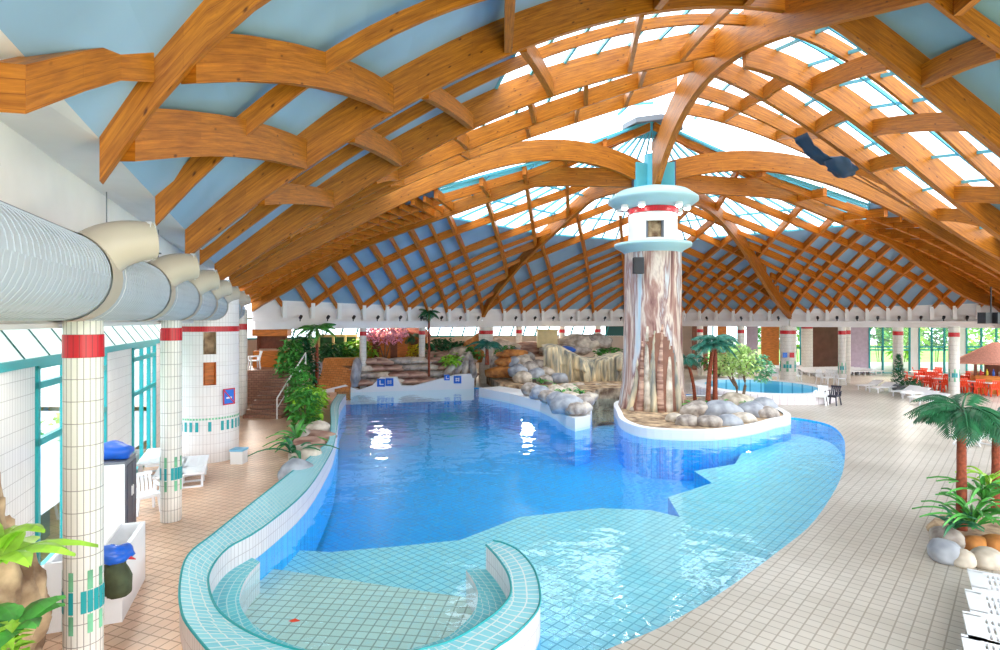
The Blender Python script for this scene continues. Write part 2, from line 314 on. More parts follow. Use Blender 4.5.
o = poly(MB(), [(p.x, p.y) for p in bas], [], ZB).build('floor', 'pool_tile_basin'); tag(o, kind='structure')
o = poly(MB(), [(p.x, p.y) for p in outline], [], WZ).build('pool_water', 'water'); tag(o, 'clear blue water filling the large free-form pool', 'water')
# raised teal-tiled curb round the left side and the hooked end
t = empty('pool_curb', (CO[20].x, CO[20].y, 0)); t['label'] = 'raised curving pool curb with turquoise tiled top and white tiled sides'; t['category'] = 'curb'
off = -t.location
def rel(L): return [Vector((p.x + off.x, p.y + off.y, 0)) for p in L]
rco, rci = rel(CO), rel(CI)
mb = MB(); ribbon(mb, rco, rci, .45, .45); mb.build('curb_top', 'curb_teal', t)
mb = MB(); ribbon(mb, rco, rco, .45, -.06); ribbon(mb, rci, rci, -.06, .45); lo = MB(); ribbon(lo, rco, rco, -.06, -1.4); ribbon(lo, rci, rci, -1.4, -.06); lo.build('tiled_base', 'pool_tile_deep', t)
e0, e1 = rco[-1], rci[-1]; mb.add([(e0.x, e0.y, .45), (e1.x, e1.y, .45), (e1.x, e1.y, -1), (e0.x, e0.y, -1)], [(0, 1, 2, 3)]); mb.build('curb_side', 'curb_white', t)
mb = MB(); mb.tube([Vector((p.x, p.y, .452)) for p in rco], .018, 5); mb.tube([Vector((p.x, p.y, .452)) for p in rci], .018, 5); mb.build('edge_trim', 'teal_metal', t)
BL_in = cl([G(*p) for p in ((260, 563), (250, 574), (242, 588), (240, 606), (256, 628), (292, 646), (340, 658), (390, 655), (438, 642), (456, 632), (474, 613), (478, 598), (475, 585), (466, 571))])
k = len(BL_in); ci_near = [p for p in CI if p.y < G(238, 552).y]; 
def resample(L, n):
    L = [Vector((p.x, p.y, 0)) for p in L]; d = [0]
    for i in range(1, len(L)): d.append(d[-1] + (L[i] - L[i - 1]).length)
    out = []; j = 0
    for i in range(n):
        s = d[-1] * i / (n - 1)
        while j < len(L) - 2 and d[j + 1] < s: j += 1
        out.append(L[j].lerp(L[j + 1], min(1, max(0, (s - d[j]) / max(1e-6, d[j + 1] - d[j])))))
    return out
ra = resample([q for q in ci_near], 60); rb = resample(BL_in, 60)
t = empty('bench', (ra[30].x, ra[30].y, -.5)); tag(t, 'turquoise tiled underwater bench curving round the inside of the basin', 'bench')
off = -t.location; ra = rel(ra); rb = rel(rb); zt = .52
mb = MB(); ribbon(mb, ra, rb, zt, zt); mb.build('bench_seat', 'bench_teal', t)
mb = MB(); ribbon(mb, rb, rb, -.1, zt)
for a, b in ((ra[0], rb[0]), (rb[-1], ra[-1])): mb.add([(a.x, a.y, -.1), (b.x, b.y, -.1), (b.x, b.y, zt), (a.x, a.y, zt)], [(0, 1, 2, 3)])
mb.build('bench_front', 'curb_white', t)
# jacuzzi basin
t = empty('whirlpool', JC); tag(t, 'round raised whirlpool with white rim behind the pool', 'whirlpool')
o = MB().lathe([(1.0, -.9), (1.0, .5)], n=48).build('basin_wall', 'pool_tile_light', t, True); o.scale = (JR[0] - .45, JR[1] - .45, 1)
o = MB().lathe([(.88, .5), (1.1, .5)], n=48).build('rim', 'white', t); o.scale = (JR[0], JR[1], 1)
o = MB().lathe([(1.1, .5), (1.12, .45), (1.12, 0)], n=48).build('rim_side', 'curb_white', t, True); o.scale = (JR[0], JR[1], 1)
o = MB().lathe([(0.01, -.9), (1, -.9)], n=48).build('basin_floor', 'pool_tile_deep', t); o.scale = (JR[0], JR[1], 1)
o = MB().lathe([(0.01, .3), (.9, .3)], n=48).build('whirlpool_water', 'water', t); o.scale = (JR[0] - .1, JR[1] - .1, 1)

# left wall: columns on line a=-2.5, outer wall on a=-4.3, along direction WD
WD = Vector((-.352, .936, 0)); WN = Vector((.936, .352, 0)); WA = math.atan2(WD.y, WD.x)
def LW(a, Y, z): return Vector((a - .376 * Y, Y, z))
def wall_piece(name, a, Y0, Y1, z0, z1, m, th=.12, kind='structure', lab=None, cat=None, parent=None):
    p0, p1 = LW(a, Y0, 0), LW(a, Y1, 0); c = (p0 + p1) / 2 - WN * th / 2
    o = MB().box((0, 0, 0), ((p1 - p0).length, th, z1 - z0)).build(name, m, parent)
    o.location = (c.x, c.y, (z0 + z1) / 2); o.rotation_euler = (0, 0, WA); tag(o, lab, cat, None, kind if not parent else None); return o
wall_piece('wall_left', -4.3, -3, 10.1, 0, 3.77, 'wall_tile'); wall_piece('wall_left', -4.3, 14.1, 16.6, 0, 3.77, 'wall_tile'); wall_piece('wall_left', -4.3, 19.6, 30, 0, 3.77, 'wall_tile')
wn = 0
def tall_window(Y0, Y1, muls):
    global wn; wn += 1
    p0, p1 = LW(-4.3, Y0, 0), LW(-4.3, Y1, 0); L = (p1 - p0).length
    t = empty('window_%d' % wn, p0, WA); tag(t, kind='structure')
    mb = MB(); 
    for x in [0.05] + [L * f for f in muls] + [L - .05]: mb.box((x, 0, 1.85), (.1, .1, 3.7))
    for z in (.06, 2.35, 3.35, 3.7): mb.box((L / 2, 0, z), (L, .1, .12))
    mb.build('window_frame', 'teal_metal', t)
    MB().box((L / 2, 0, 1.85), (L, .015, 3.7)).build('pane', 'glass', t)
tall_window(10.1, 14.1, (.33, .66)); tall_window(16.6, 19.6, (.38, .7))
# sloping glazed lean-to above the windows
t = empty('window_3', LW(-2.7, 3, 4.43)); tag(t, kind='structure'); off = -t.location
a0, a1, b0, b1 = (LW(-4.85, -3, 4.44) + off, LW(-4.85, 29, 4.44) + off, LW(-4.3, -3, 3.77) + off, LW(-4.3, 29, 3.77) + off)
mb = MB().add([a0, a1, b1, b0], [(0, 1, 2, 3)]); mb.build('pane', 'frosted', t)
mb = MB(); n = 30
for i in range(n + 1): f = i / n; mb.bar(a0.lerp(a1, f) - Vector((0, 0, .05)), b0.lerp(b1, f) - Vector((0, 0, .05)), .06, .07)
mb.build('glazing_bar', 'dark_teal', t); mb = MB().bar(b0, b1, .1, .14).bar(a0, a1, .08, .06); mb.build('gutter_beam', 'teal_metal', t)
o = MB().add([LW(-4.85, -3, 4.46), LW(-2.7, -3, 4.46), LW(-2.7, 29, 4.46), LW(-4.85, 29, 4.46)], [(0, 1, 2, 3)]).build('ceiling', 'plaster'); tag(o, kind='structure')
# white upper wall behind the duct and the soffit under the eave
wall_piece('wall_left', -2.75, -3, 29, 4.4, 6.5, 'plaster', .1)
mb = MB(); mb.bar(LW(-2.68, -3, 5.62), LW(-2.68, 28, 5.62), .02, .03); o = mb.build('trim_2', 'grey'); tag(o, kind='structure')

# ================================================================ ROOF
CC = Vector((7.5, 28.5, 0)); RC = Vector((7.3, 28.4, 0))
KLn, KLm, K483, KF, K790, KRm, KRn = (Vector((-10.65, 23, 0)), Vector((-12.8, 30, 0)), Vector((-1.2, 41, 0)), Vector((13.1, 49, 0)), Vector((20.9, 41.8, 0)), Vector((31, 35.8, 0)), Vector((26.5, 28.5, 0)))
def fit(pix, A, B, deg=3, extra=(), t0=0., t1=1., N=26):
    """bottom edge of an arched beam standing in the vertical plane over the plan line A-B, smoothed from sighted points"""
    A = Vector((A[0], A[1], 0)); B = Vector((B[0], B[1], 0)); d = B - A; T = []; H = []; Wt = []
    for px, py in pix:
        k = (px - 500) / F; den = d.x - k * d.y; t = (k * A.y - A.x) / den; Y = A.y + d.y * t
        T.append(t); H.append(EYE + (HZ - py) / F * Y); Wt.append(1)
    for t, h in extra: T.append(t); H.append(h); Wt.append(2)
    deg = min(deg, len(T) - 1); c = np.polyfit(T, H, deg, w=Wt)
    return [Vector((A.x + d.x * t, A.y + d.y * t, float(np.polyval(c, t)))) for t in [t0 + (t1 - t0) * i / N for i in range(N + 1)]]
def at(curve, f):
    f = min(max(f, 0), 1) * (len(curve) - 1); i = min(int(f), len(curve) - 2); return curve[i].lerp(curve[i + 1], f - i)
def at_x(curve, x):
    for a, b in zip(curve, curve[1:]):
        if (a.x - x) * (b.x - x) <= 0 and a.x != b.x: return a.lerp(b, (x - a.x) / (b.x - a.x))
    return None
def beam(pts, w, d, label, group=None, m='timber', name='timber_beam', up=False):
    n = len(pts); c0 = pts[n // 2].copy(); vs = []; uv = []; L = 0
    for i, p in enumerate(pts):
        t = (pts[min(i + 1, n - 1)] - pts[max(i - 1, 0)]).normalized(); s = t.cross(Vector((0, 0, 1))).normalized()
        u = Vector((0, 0, 1 if up else min(1.7, 1 / max(.3, math.hypot(t.x, t.y)))))
        if i: L += (p - pts[i - 1]).length
        q = p - c0; vs += [q - s * w / 2, q + s * w / 2, q + s * w / 2 + u * d, q - s * w / 2 + u * d]; uv.append(L)
    fs = []; us = []
    for i in range(n - 1):
        for j, (v0, v1) in enumerate(((0, w), (w, w + d), (w + d, 2 * w + d), (2 * w + d, 2 * w + 2 * d))):
            k = (j + 1) % 4; fs.append((i * 4 + j, (i + 1) * 4 + j, (i + 1) * 4 + k, i * 4 + k)); us.append([(uv[i], v0), (uv[i + 1], v0), (uv[i + 1], v1), (uv[i], v1)])
    fs += [(0, 1, 2, 3), ((n - 1) * 4 + 3, (n - 1) * 4 + 2, (n - 1) * 4 + 1, (n - 1) * 4)]; us += [[(0, 0), (w, 0), (w, d), (0, d)]] * 2
    mb = MB(); mb.add(vs, fs, us); o = mb.build(name, m); o.location = c0; tag(o, label, 'beam', group); return o
def arc2(a, b, sag=.0, n=6):
    return [a.lerp(b, i / n) + Vector((0, 0, sag * 4 * (i / n) * (1 - i / n))) for i in range(n + 1)]
# ribs meeting at the big pier (sighted)
def nrx(Y): return 9.99 - .0875 * Y
rN = fit([(672, 136), (684, 110), (700, 92), (731, 66), (761, 52), (801, 31), (829, 23), (872, 9), (915, 0)], (7.5, 28), (nrx(-3), -3), 4, [(0, 10.6), (.75, 9.2), (1, 7.2)], 0, 1, 40)
rLn = fit([(234, 289), (332, 239), (420, 198), (450, 182), (530, 161), (560, 162), (600, 166), (634, 180)], KLn, CC, 4, [], 0, .97, 36)
rRn = fit([(682, 178), (750, 172), (800, 175), (880, 206), (940, 239), (1000, 272)], KRn, CC, 4, [(0, 5.8)], 0, .96, 36)
rLm = fit([(252, 310), (354, 250), (420, 216), (470, 197), (520, 187), (560, 187), (624, 187)], KLm, CC, 4, [], 0, .96, 36)
rRm = fit([(696, 193), (760, 197), (808, 205), (848, 220), (908, 258), (995, 306)], KRm, CC, 4, [], 0, .96, 36)
r483 = fit([(610, 196), (586, 200), (560, 220), (520, 254), (502, 277), (480, 315)], K483, CC, 3, [], 0, .95, 30)
r790 = fit([(698, 206), (720, 222), (738, 243), (752, 266), (765, 285), (788, 317)], K790, CC, 3, [], 0, .95, 30)
rF = [Vector((KF.x + (CC.x - KF.x) * p.x, KF.y + (CC.y - KF.y) * p.x, p.z)) for p in [Vector((i / 20 * .95, 0, r483[int(i / 20 * 30)].z)) for i in range(21)]]
def lower(rib, za, amt=.22):
    for p in rib:
        K = rib[0]; s = min(1, math.hypot(p.x - CC.x, p.y - CC.y) / math.hypot(K.x - CC.x, K.y - CC.y)); zz = za + (13.9 - za) * float(np.interp(s, QS, QV)) - amt
        p.z = min(p.z, zz)
QS = [0, .3, .5, .6, .7, .85, .93, 1]; QV = [1, .70, .545, .465, .38, .22, .12, 0]
for r_, z_ in ((r483, 4.85), (r790, 4.85), (rF, 5.0), (rLm, 5.15), (rRm, 5.15)): lower(r_, z_)
for c_, w_, d_, lab in ((rN, .30, 1.35, 'tall pale timber rib rising from the big painted pier over the right of the gallery'),
    (rLn, .26, .95, 'upper curved timber rib reaching left from the big pier to the tower'), (rRn, .26, .95, 'upper curved timber rib reaching right from the big pier out of view'),
    (rLm, .24, .9, 'lower curved timber rib reaching left from the big pier to the far left corner'), (rRm, .24, .9, 'lower curved timber rib reaching right from the big pier to the far right corner'),
    (r483, .24, .75, 'timber rib descending left behind the pier to the fat column by the rock pool'), (r790, .24, .75, 'timber rib descending right behind the pier to the fat column by the whirlpool'),
    (rF, .24, .75, 'timber rib hidden straight behind the big painted pier')):
    beam(c_, w_, d_, lab, name='timber_rib')
# near left bay: main and minor beams from the near rib down to the left eave
AP = 14.1
mainL = {}
def PL(key, pix, A, B, extra=(), deg=3): mainL[key] = fit(pix, A, B, deg, extra, 0, 1, 28)
PL('b1', [(98, 188), (138, 129), (178, 83), (215, 40), (250, 12)], (-4.4, 6.4), (8.9, 12.5), [(.45, 10.6), (.72, 11.9), (1, 12.5)], 4)
PL('b4', [(155, 225), (195, 186), (218, 163), (314, 83), (385, 40), (455, 8)], (-5.4, 9.1), (8.7, 14.8), [(.7, 12.1), (1, 13.0)], 3)
PL('b5', [(185, 258), (195, 254), (262, 200), (345, 141), (440, 92), (500, 58), (558, 34), (647, 15), (750, 8)], (-6.5, 12), (8.5, 17.1), [], 4)
PL('m2', [(205, 262), (315, 180), (363, 148), (455, 103), (500, 75), (560, 50), (650, 30)], (-7.5, 14.5), (8.3, 19.3), [], 3)
PL('al', [(217, 284), (229, 276), (376, 181), (450, 141), (573, 89), (631, 74), (718, 55)], (-8.4, 17.1), (8.1, 21.55), [], 4)
PL('be', [(490, 151), (573, 106), (631, 89), (688, 75)], (-9.2, 19.5), (7.95, 23.4), [(0, 5.9), (.2, 8.3)], 3)
PL('ga', [(560, 130), (585, 118), (665, 95)], (-9.9, 21.2), (7.8, 25.6), [(0, 5.9), (.2, 8.3)], 3)
mainL['b0'] = [p + Vector((2.3, -6.1, .2)) for p in mainL['b1']]; mainL['z0'] = [p + Vector((3.6, -9.6, .2)) for p in mainL['b1']]
LB = {'b1': (.19, .72, 'steep main beam landing on the left eave nearest the gallery'), 'b4': (.12, .3, 'thin beam crossing the blue panels between the two nearest left main beams'),
      'b5': (.19, .9, 'longest main beam sweeping from the left eave over to the near rib'), 'm2': (.12, .32, 'thin beam just behind the longest left main beam'),
      'al': (.19, .95, 'main beam ending against the near rib in a dark steel plate'), 'be': (.16, .6, 'secondary beam above the upper left rib, second plate on the near rib'),
      'ga': (.16, .55, 'secondary beam above the upper left rib, nearest the roof apex'), 'b0': (.24, .72, 'main beam overhead, left of the gallery'), 'z0': (.24, .72, 'main beam above and behind the gallery on the left')}
for k_, (w_, d_, lab) in LB.items(): beam(mainL[k_], w_, d_, lab)
# near right bay
mainR = {}
def PR(key, pix, A, B, extra=(), deg=3): mainR[key] = fit(pix, A, B, deg, extra, 0, 1, 28)
PR('p0', [(930, 0), (982, 37), (1000, 55)], (8.85, 13), (20.5, 13.4), [(0, 12.3), (.55, 8.4), (1, 6.2)], 3)
PR('p1', [(834, 26), (869, 49), (928, 96), (1000, 153)], (8.65, 15.3), (22, 16), [(1, 6.0)], 3)
PR('q1', [(802, 37), (837, 59), (906, 102), (962, 156)], (8.5, 17.4), (23, 18.5), [(1, 6.0)], 3)
PR('p2', [(746, 66), (800, 92), (874, 133), (920, 176), (964, 212), (1000, 238)], (8.27, 19.66), (24, 21), [(1, 6.0)], 3)
PR('p3', [(718, 77), (801, 126), (848, 157), (900, 193), (956, 232), (1000, 262)], (8.1, 22), (25, 23.5), [(1, 6.0)], 3)
def mixc(a, b, f, dz=0): return [p.lerp(q, f) + Vector((0, 0, dz)) for p, q in zip(a, b)]
rRn_rev = [at(rRn, 1 - i / 28) for i in range(29)]
latR = []
for i, p in enumerate(rRn_rev):
    s = i / 28; latR.append(Vector((p.x, p.y, max(p.z + .5, (1 - s) ** 1 * 0 + 6.0 + (13.9 - 6.0) * (1 - s ** 1.7)))))
mainR['p4'] = mixc(mainR['p3'], latR, .33); mainR['p5'] = mixc(mainR['p3'], latR, .66)
mainR['z1'] = [p + Vector((.3, -4.5, .2)) for p in mainR['p0']]; mainR['z2'] = [p + Vector((.6, -11, .2)) for p in mainR['p0']]
RB = {'p0': (.12, .42, 'thin beam in the top right corner over the teal panels'), 'p1': (.24, .8, 'nearest full main beam descending to the right edge'), 'q1': (.12, .42, 'thin beam between the two nearest right main beams'),
      'p2': (.24, .8, 'second main beam descending right from the near rib'), 'p3': (.2, .7, 'third beam descending right from the near rib, under the blue tarp'),
      'p4': (.14, .55, 'short-faced beam behind the third right beam'), 'p5': (.14, .55, 'last right beam before the roof apex'), 'z1': (.24, .8, 'main beam above the gallery on the right'), 'z2': (.24, .8, 'main beam behind the gallery on the right')}
for k_, (w_, d_, lab) in RB.items(): beam(mainR[k_], w_, d_, lab)
# cross pieces between neighbouring beams (x positions in plan)
def cross(A, B, x0, x1, w, d, lab, grp, sag=.08, drop=0, pre=0):
    a, b = at_x(A, x0), at_x(B, x1)
    if a is None or b is None: return
    a = a + Vector((0, 0, drop)); b = b + Vector((0, 0, drop)); dr = (b - a); dr.z = 0; dr.normalize()
    a = a + dr * .13; b = b - dr * .13
    beam(arc2(a, b, sag), w, d, lab, grp, name='cross_beam', up=True)
LG = 'cross beams of the near left roof bay'; RG = 'cross beams of the near right roof bay'
Lm = mainL
cross(Lm['b1'], Lm['b5'], -4.25, -4.3, .2, .62, 'cross beam at the left eave tied with four bolts', LG, .15)
cross(Lm['b1'], Lm['b5'], -3.7, -2.5, .2, .62, 'arched cross beam right of the steep main beam', LG, .25)
beam([Vector((-3.95, 6.45, 7.15)), Vector((-3.9, 5.8, 6.9)), Vector((-3.76, 5.1, 6.52)), Vector((-3.55, 4.2, 6.0))], .2, .36, 'arched cross beam leaving the picture at the top left', LG, name='cross_beam', up=True)
for x in (0.2, 4.2, 7): cross(Lm['b1'], Lm['b5'], x, x, .2, .62, 'pale cross beam between the two nearest left main beams', LG)
for x in (-1, 2.5, 5.5): cross(Lm['b0'], Lm['b1'], x, x, .2, .62, 'cross beam overhead left of the gallery', LG)
for x0, x1, w, d in ((-3.4, -3.2, .2, .5), (-1.8, -.95, .2, .45), (.55, 1.75, .2, .5), (3.8, 4.6, .14, .4), (-5.2, -5.2, .2, .5), (6.6, 6.6, .14, .4)): cross(Lm['b5'], Lm['al'], x0, x1, w, d, 'short cross beam between the longest left main beam and the next', LG, .06)
for x in (-6.5, -4, -1.5, 1, 3, 5.2): cross(Lm['al'], Lm['be'], x, x + .3, .16, .45, 'short cross beam above the upper left rib', LG, .04)
for x in (-7, -4, -1.5, 1, 3, 5.2): cross(Lm['be'], Lm['ga'], x, x + .2, .14, .4, 'short cross beam close under the roof apex, left', LG, .03)
for x in (11.4, 14.5): cross(mainR['p0'], mainR['p1'], x, x - .2, .2, .6, 'cross beam in the top right roof corner', RG, .06)
for x in (10.2, 13, 16.5): cross(mainR['z1'], mainR['p0'], x, x, .2, .6, 'cross beam overhead at the right edge', RG, .06)
for x in (10.4, 12.6, 15.6, 18.4): cross(mainR['p1'], mainR['p2'], x, x + .3, .18, .55, 'cross beam between the first and second right main beams', RG, .06)
for x in (9.9, 12, 14.2, 17, 20): cross(mainR['p2'], mainR['p3'], x, x + .2, .16, .5, 'cross beam between the second and third right main beams', RG, .05)
for x in (10, 12.4, 15, 18): cross(mainR['p3'], mainR['p5'], x, x + .2, .14, .45, 'cross beam behind the third right beam', RG, .05)
# skins over the near bays, panel or skylight glass by distance from the apex
pan = MB(); panr = MB(); gl = MB(); bars = MB()
def tap(t, left): return .62 + .38 * min(1, (t if left else 1 - t) * 5)
def bay(A, B, da, db, left, k=28):
    """loft the roof skin between two beams; glass where close to the apex"""
    def rad(p): return math.hypot((p.x - 7.6), (p.y - 28.5) * .93)
    for i in range(k):
        g0, g1 = tap(i / k, left), tap((i + 1) / k, left); q = [at(A, i / k) + Vector((0, 0, da * g0)), at(A, (i + 1) / k) + Vector((0, 0, da * g1)), at(B, (i + 1) / k) + Vector((0, 0, db * g1)), at(B, i / k) + Vector((0, 0, db * g0))]
        m_ = (q[0] + q[1] + q[2] + q[3]) / 4
        isg = rad(m_) < 13.0
        mb = gl if isg else (pan if left else panr)
        mb.add(q, [(0, 1, 2, 3)])
        if isg and i % 2 == 0: bars.bar(q[0], q[3], .09, .1)
    if True:
        for f in (.33, .66):
            for i in range(k):
                a = at(A, i / k).lerp(at(B, i / k), f) + Vector((0, 0, da * (1 - f) + db * f)); b = at(A, (i + 1) / k).lerp(at(B, (i + 1) / k), f) + Vector((0, 0, da * (1 - f) + db * f))
                if rad((a + b) / 2) < 13.0: bars.bar(a, b, .07, .1)
latL = []
for i in range(29):
    p = at(rLn, i / 28); s = 1 - i / 28; latL.append(Vector((p.x, p.y, max(p.z + .5, 6.0 + (13.9 - 6.0) * (1 - s ** 1.7)))))
seqL = [('z0', .75), ('b0', .75), ('b1', .75), ('b5', .95), ('al', 1.0), ('be', .7), ('ga', .65)]
for (a, da), (b, db) in zip(seqL, seqL[1:]): bay(mainL[a], mainL[b], da, db, True)
bay(mainL['ga'], latL, .65, .6, True)
mb = MB()
for (a, da), (c_, dc) in zip(seqL, seqL[1:] + [('rib', .95)]):
    p = mainL[a][0] + Vector((0, 0, da * .62)); q = (mainL[c_][0] if c_ != 'rib' else latL[0]) + Vector((0, 0, dc * .62)); w0 = LW(-2.86, p.y, 6.44); w1 = LW(-2.86, q.y, 6.44)
    mb.add([w0, w1, q, p], [(0, 1, 2, 3)])
o = mb.build('trim_1', 'plaster'); tag(o, kind='structure')
seqR = [('z2', .9), ('z1', .9), ('p0', .6), ('p1', .9), ('p2', .9), ('p3', .8), ('p5', .65)]
for (a, da), (b, db) in zip(seqR, seqR[1:]): bay(mainR[a], mainR[b], da, db, False)
bay(mainR['p5'], latR, .65, .6, False)
# far bays: two crossing families of beams parallel to the ribs
TOPZ = 13.9
QS = [0, .3, .5, .6, .7, .85, .93, 1]; QV = [1, .70, .545, .465, .38, .22, .12, 0]
def prof(s): return float(np.interp(s, QS, QV))
def sector(Ka, Kb, za, zb, n, nm, side, labs, dirs):
    def S3(u, v):
        s = u + v; ze = za if s < 1e-6 else (za * u + zb * v) / s; p = CC + (Ka - CC) * u + (Kb - CC) * v
        return Vector((p.x, p.y, ze + (TOPZ - ze) * prof(min(s, 1))))
    e1, e2 = Ka - CC, Kb - CC; det = e1.x * e2.y - e1.y * e2.x
    def uv(p):
        q = p - CC; return (q.x * e2.y - q.y * e2.x) / det, (e1.x * q.y - e1.y * q.x) / det
    tri = [CC, Ka, Kb]; cnt = {}
    for fi, dr in enumerate(dirs):
        d = Vector((dr[0], dr[1], 0)).normalized(); nn = Vector((-d.y, d.x, 0)); o1, o2 = nn.dot(Ka), nn.dot(Kb); st = (o2 - o1) / n
        os_ = [nn.dot(p) for p in tri]; k0 = math.ceil((min(os_) - o1) / abs(st)); k1 = math.floor((max(os_) - o1) / abs(st))
        for k_ in range(k0, k1 + 1):
            off_ = o1 + k_ * abs(st); hit = []
            for a, b in ((CC, Ka), (Ka, Kb), (Kb, CC)):
                oa, ob = nn.dot(a), nn.dot(b)
                if abs(oa - ob) > 1e-6 and 0 <= (off_ - oa) / (ob - oa) <= 1: hit.append(a.lerp(b, (off_ - oa) / (ob - oa)))
            if len(hit) < 2: continue
            e, g = max(((a, b) for a in hit for b in hit), key=lambda q: (q[0] - q[1]).length); L = (g - e).length
            if L < .9: continue
            d2 = (g - e) / L; m_ = max(3, int(L * 1.2)); pts = []
            for j in range(m_ + 1):
                u, v = uv(e + d2 * (.05 + (L - .1) * j / m_)); pts.append(S3(max(u, 0), max(v, 0)))
            main = k_ % 2 == 0
            if not main and min(sum(uv(q)) for q in (e, g, (e + g) / 2)) < .5: continue
            if main and k_ % 4 and max(sum(uv(q)) for q in (e, g)) < .55: continue
            cnt[fi] = cnt.get(fi, -1) + 1
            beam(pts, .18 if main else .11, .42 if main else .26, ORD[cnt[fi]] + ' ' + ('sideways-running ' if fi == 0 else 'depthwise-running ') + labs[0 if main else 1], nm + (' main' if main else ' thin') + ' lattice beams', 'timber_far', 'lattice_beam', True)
    s0 = .56
    rows = [0, .2, .32, .44, .56, .66, .76, .86, .93, 1]; cols = 16
    for a_, b_ in zip(rows, rows[1:]):
        for j in range(cols):
            f0, f1 = j / cols, (j + 1) / cols
            q = [S3(a_ * (1 - f0), a_ * f0), S3(b_ * (1 - f0), b_ * f0), S3(b_ * (1 - f1), b_ * f1), S3(a_ * (1 - f1), a_ * f1)]
            q = [p + Vector((0, 0, .42)) for p in q]
            (gl if b_ <= s0 + .01 else (pan if side == 0 else panr)).add(q, [(0, 1, 2, 3)])
            if b_ <= s0 + .01:
                if j % (4 if b_ < .3 else 2) == 0: bars.bar(q[0], q[1], .08, .1)
                bars.bar(q[1], q[2], .07, .1)
sector(KLn, KLm, 5.9, 5.2, 6, 'far left side bay', 0, ('main lattice beam between the two left ribs', 'thin lattice beam between the two left ribs'), ((1, .18), (.1, 1)))
sector(KLm, K483, 5.15, 4.85, 10, 'far left bay', 0, ('main lattice beam over the rock wall and orange huts', 'thin lattice beam over the rock wall and orange huts'), ((1, -.07), (.13, 1)))
sector(K483, KF, 4.85, 5.0, 10, 'far middle left bay', 0, ('main lattice beam over the cliff, left of the pier', 'thin lattice beam over the cliff, left of the pier'), ((1, -.3), (.24, 1)))
sector(KF, K790, 5.0, 4.85, 8, 'far middle right bay', 0, ('main lattice beam over the island palms, right of the pier', 'thin lattice beam over the island palms, right of the pier'), ((1, .3), (-.1, 1)))
sector(K790, KRm, 4.85, 5.15, 10, 'far right bay', 0, ('main lattice beam over the far right windows', 'thin lattice beam over the far right windows'), ((1, .31), (.03, 1)))
sector(KRm, KRn, 5.2, 5.9, 6, 'far right side bay', 0, ('main lattice beam between the two right ribs', 'thin lattice beam between the two right ribs'), ((1, .1), (0, 1)))
o = pan.build('ceiling', 'panel', smooth=True); tag(o, kind='structure'); o = panr.build('ceiling', 'panel_right', smooth=True); tag(o, kind='structure')
t = empty('window_4', (7.5, 28.5, TOPZ)); tag(t, kind='structure')
for mb_, nm, m_ in ((gl, 'pane', 'sky_glass'), (bars, 'glazing_bar', 'cyan_steel')):
    mb_.v = [(v[0] - 7.5, v[1] - 28.5, v[2] - TOPZ) for v in mb_.v]; mb_.build(nm, m_, t)
# apex cap
o = MB().lathe([(.01, .35), (1.5, -.1), (1.5, -.35), (.01, .05)], (0, 0, 0), 8).build('apex_cap', 'grey'); o.location = (7.5, 28.5, TOPZ + .3); tag(o, 'grey octagonal cap closing the roof apex above the pier', 'roof cap')
# ring beam / fascia along the far eave, with node brackets
EV = [(KLn, 5.9), (KLm, 5.2), (K483, 4.85), (KF, 5.0), (K790, 4.85), (KRm, 5.15), (KRn, 5.9), (Vector((19, 13, 0)), 6.0)]
nb = (6, 10, 10, 8, 10, 6, 6); tn = 3; RBW = ('above the rock wall', 'above the cliff', 'right of the pier', 'above the far right windows', 'at the right edge')
for (p, za), (q, zb), n in zip(EV[1:-2], EV[2:-1], nb[1:]):
    d = (q - p).normalized(); out = Vector((-d.y, d.x, 0)); c_ = (p + q) / 2
    if out.dot(c_ - CC) < 0: out = -out
    mb = MB(); z0 = 4.0
    mb.add([p + out * .1 + Vector((0, 0, z0)), q + out * .1 + Vector((0, 0, z0)), q + out * .1 + Vector((0, 0, zb + .1)), p + out * .1 + Vector((0, 0, za + .1))], [(0, 1, 2, 3)])
    mb.add([p + out * .1 + Vector((0, 0, za + .1)), q + out * .1 + Vector((0, 0, zb + .1)), q - out * .05 + Vector((0, 0, zb + .6)), p - out * .05 + Vector((0, 0, za + .6))], [(0, 1, 2, 3)])
    mb.bar(p - out * .12 + Vector((0, 0, 4.22)), q - out * .12 + Vector((0, 0, 4.22)), .45, .42)
    mb.bar(p - out * .02 + Vector((0, 0, 4.66)), q - out * .02 + Vector((0, 0, 4.66)), .2, .06)
    o = mb.build('trim_%d' % tn, 'plaster'); tag(o, kind='structure'); tn += 1
    for i in range(1, n):
        r_ = p.lerp(q, i / n); zz = za + (zb - za) * i / n
        o = MB().box((0, 0, 0), (.22, .22, .85), math.atan2(d.y, d.x)).build('bracket_post', 'white'); o.location = (r_.x - out.x * .15, r_.y - out.y * .15, zz - .12)
        tag(o, ORD[i - 1] + ' white post from the left on the ring beam ' + RBW[tn - 4], 'post', 'white bracket posts along the far ring beam')
        if i % 2 or n > 8:
            sp = p.lerp(q, (i + .5) / n) - out * .35
            o = MB().tube([(0, 0, 0), (-out.x * .14, -out.y * .14, .12)], .085, 8).box((0, 0, -.1), (.05, .05, .14)).build('spotlight', 'dark'); o.location = (sp.x, sp.y, 4.6)
            tag(o, ORD[i - 1] + ' dark uplight from the left on the ring beam ' + RBW[tn - 4], 'spotlight', 'uplights along the far ring beam')
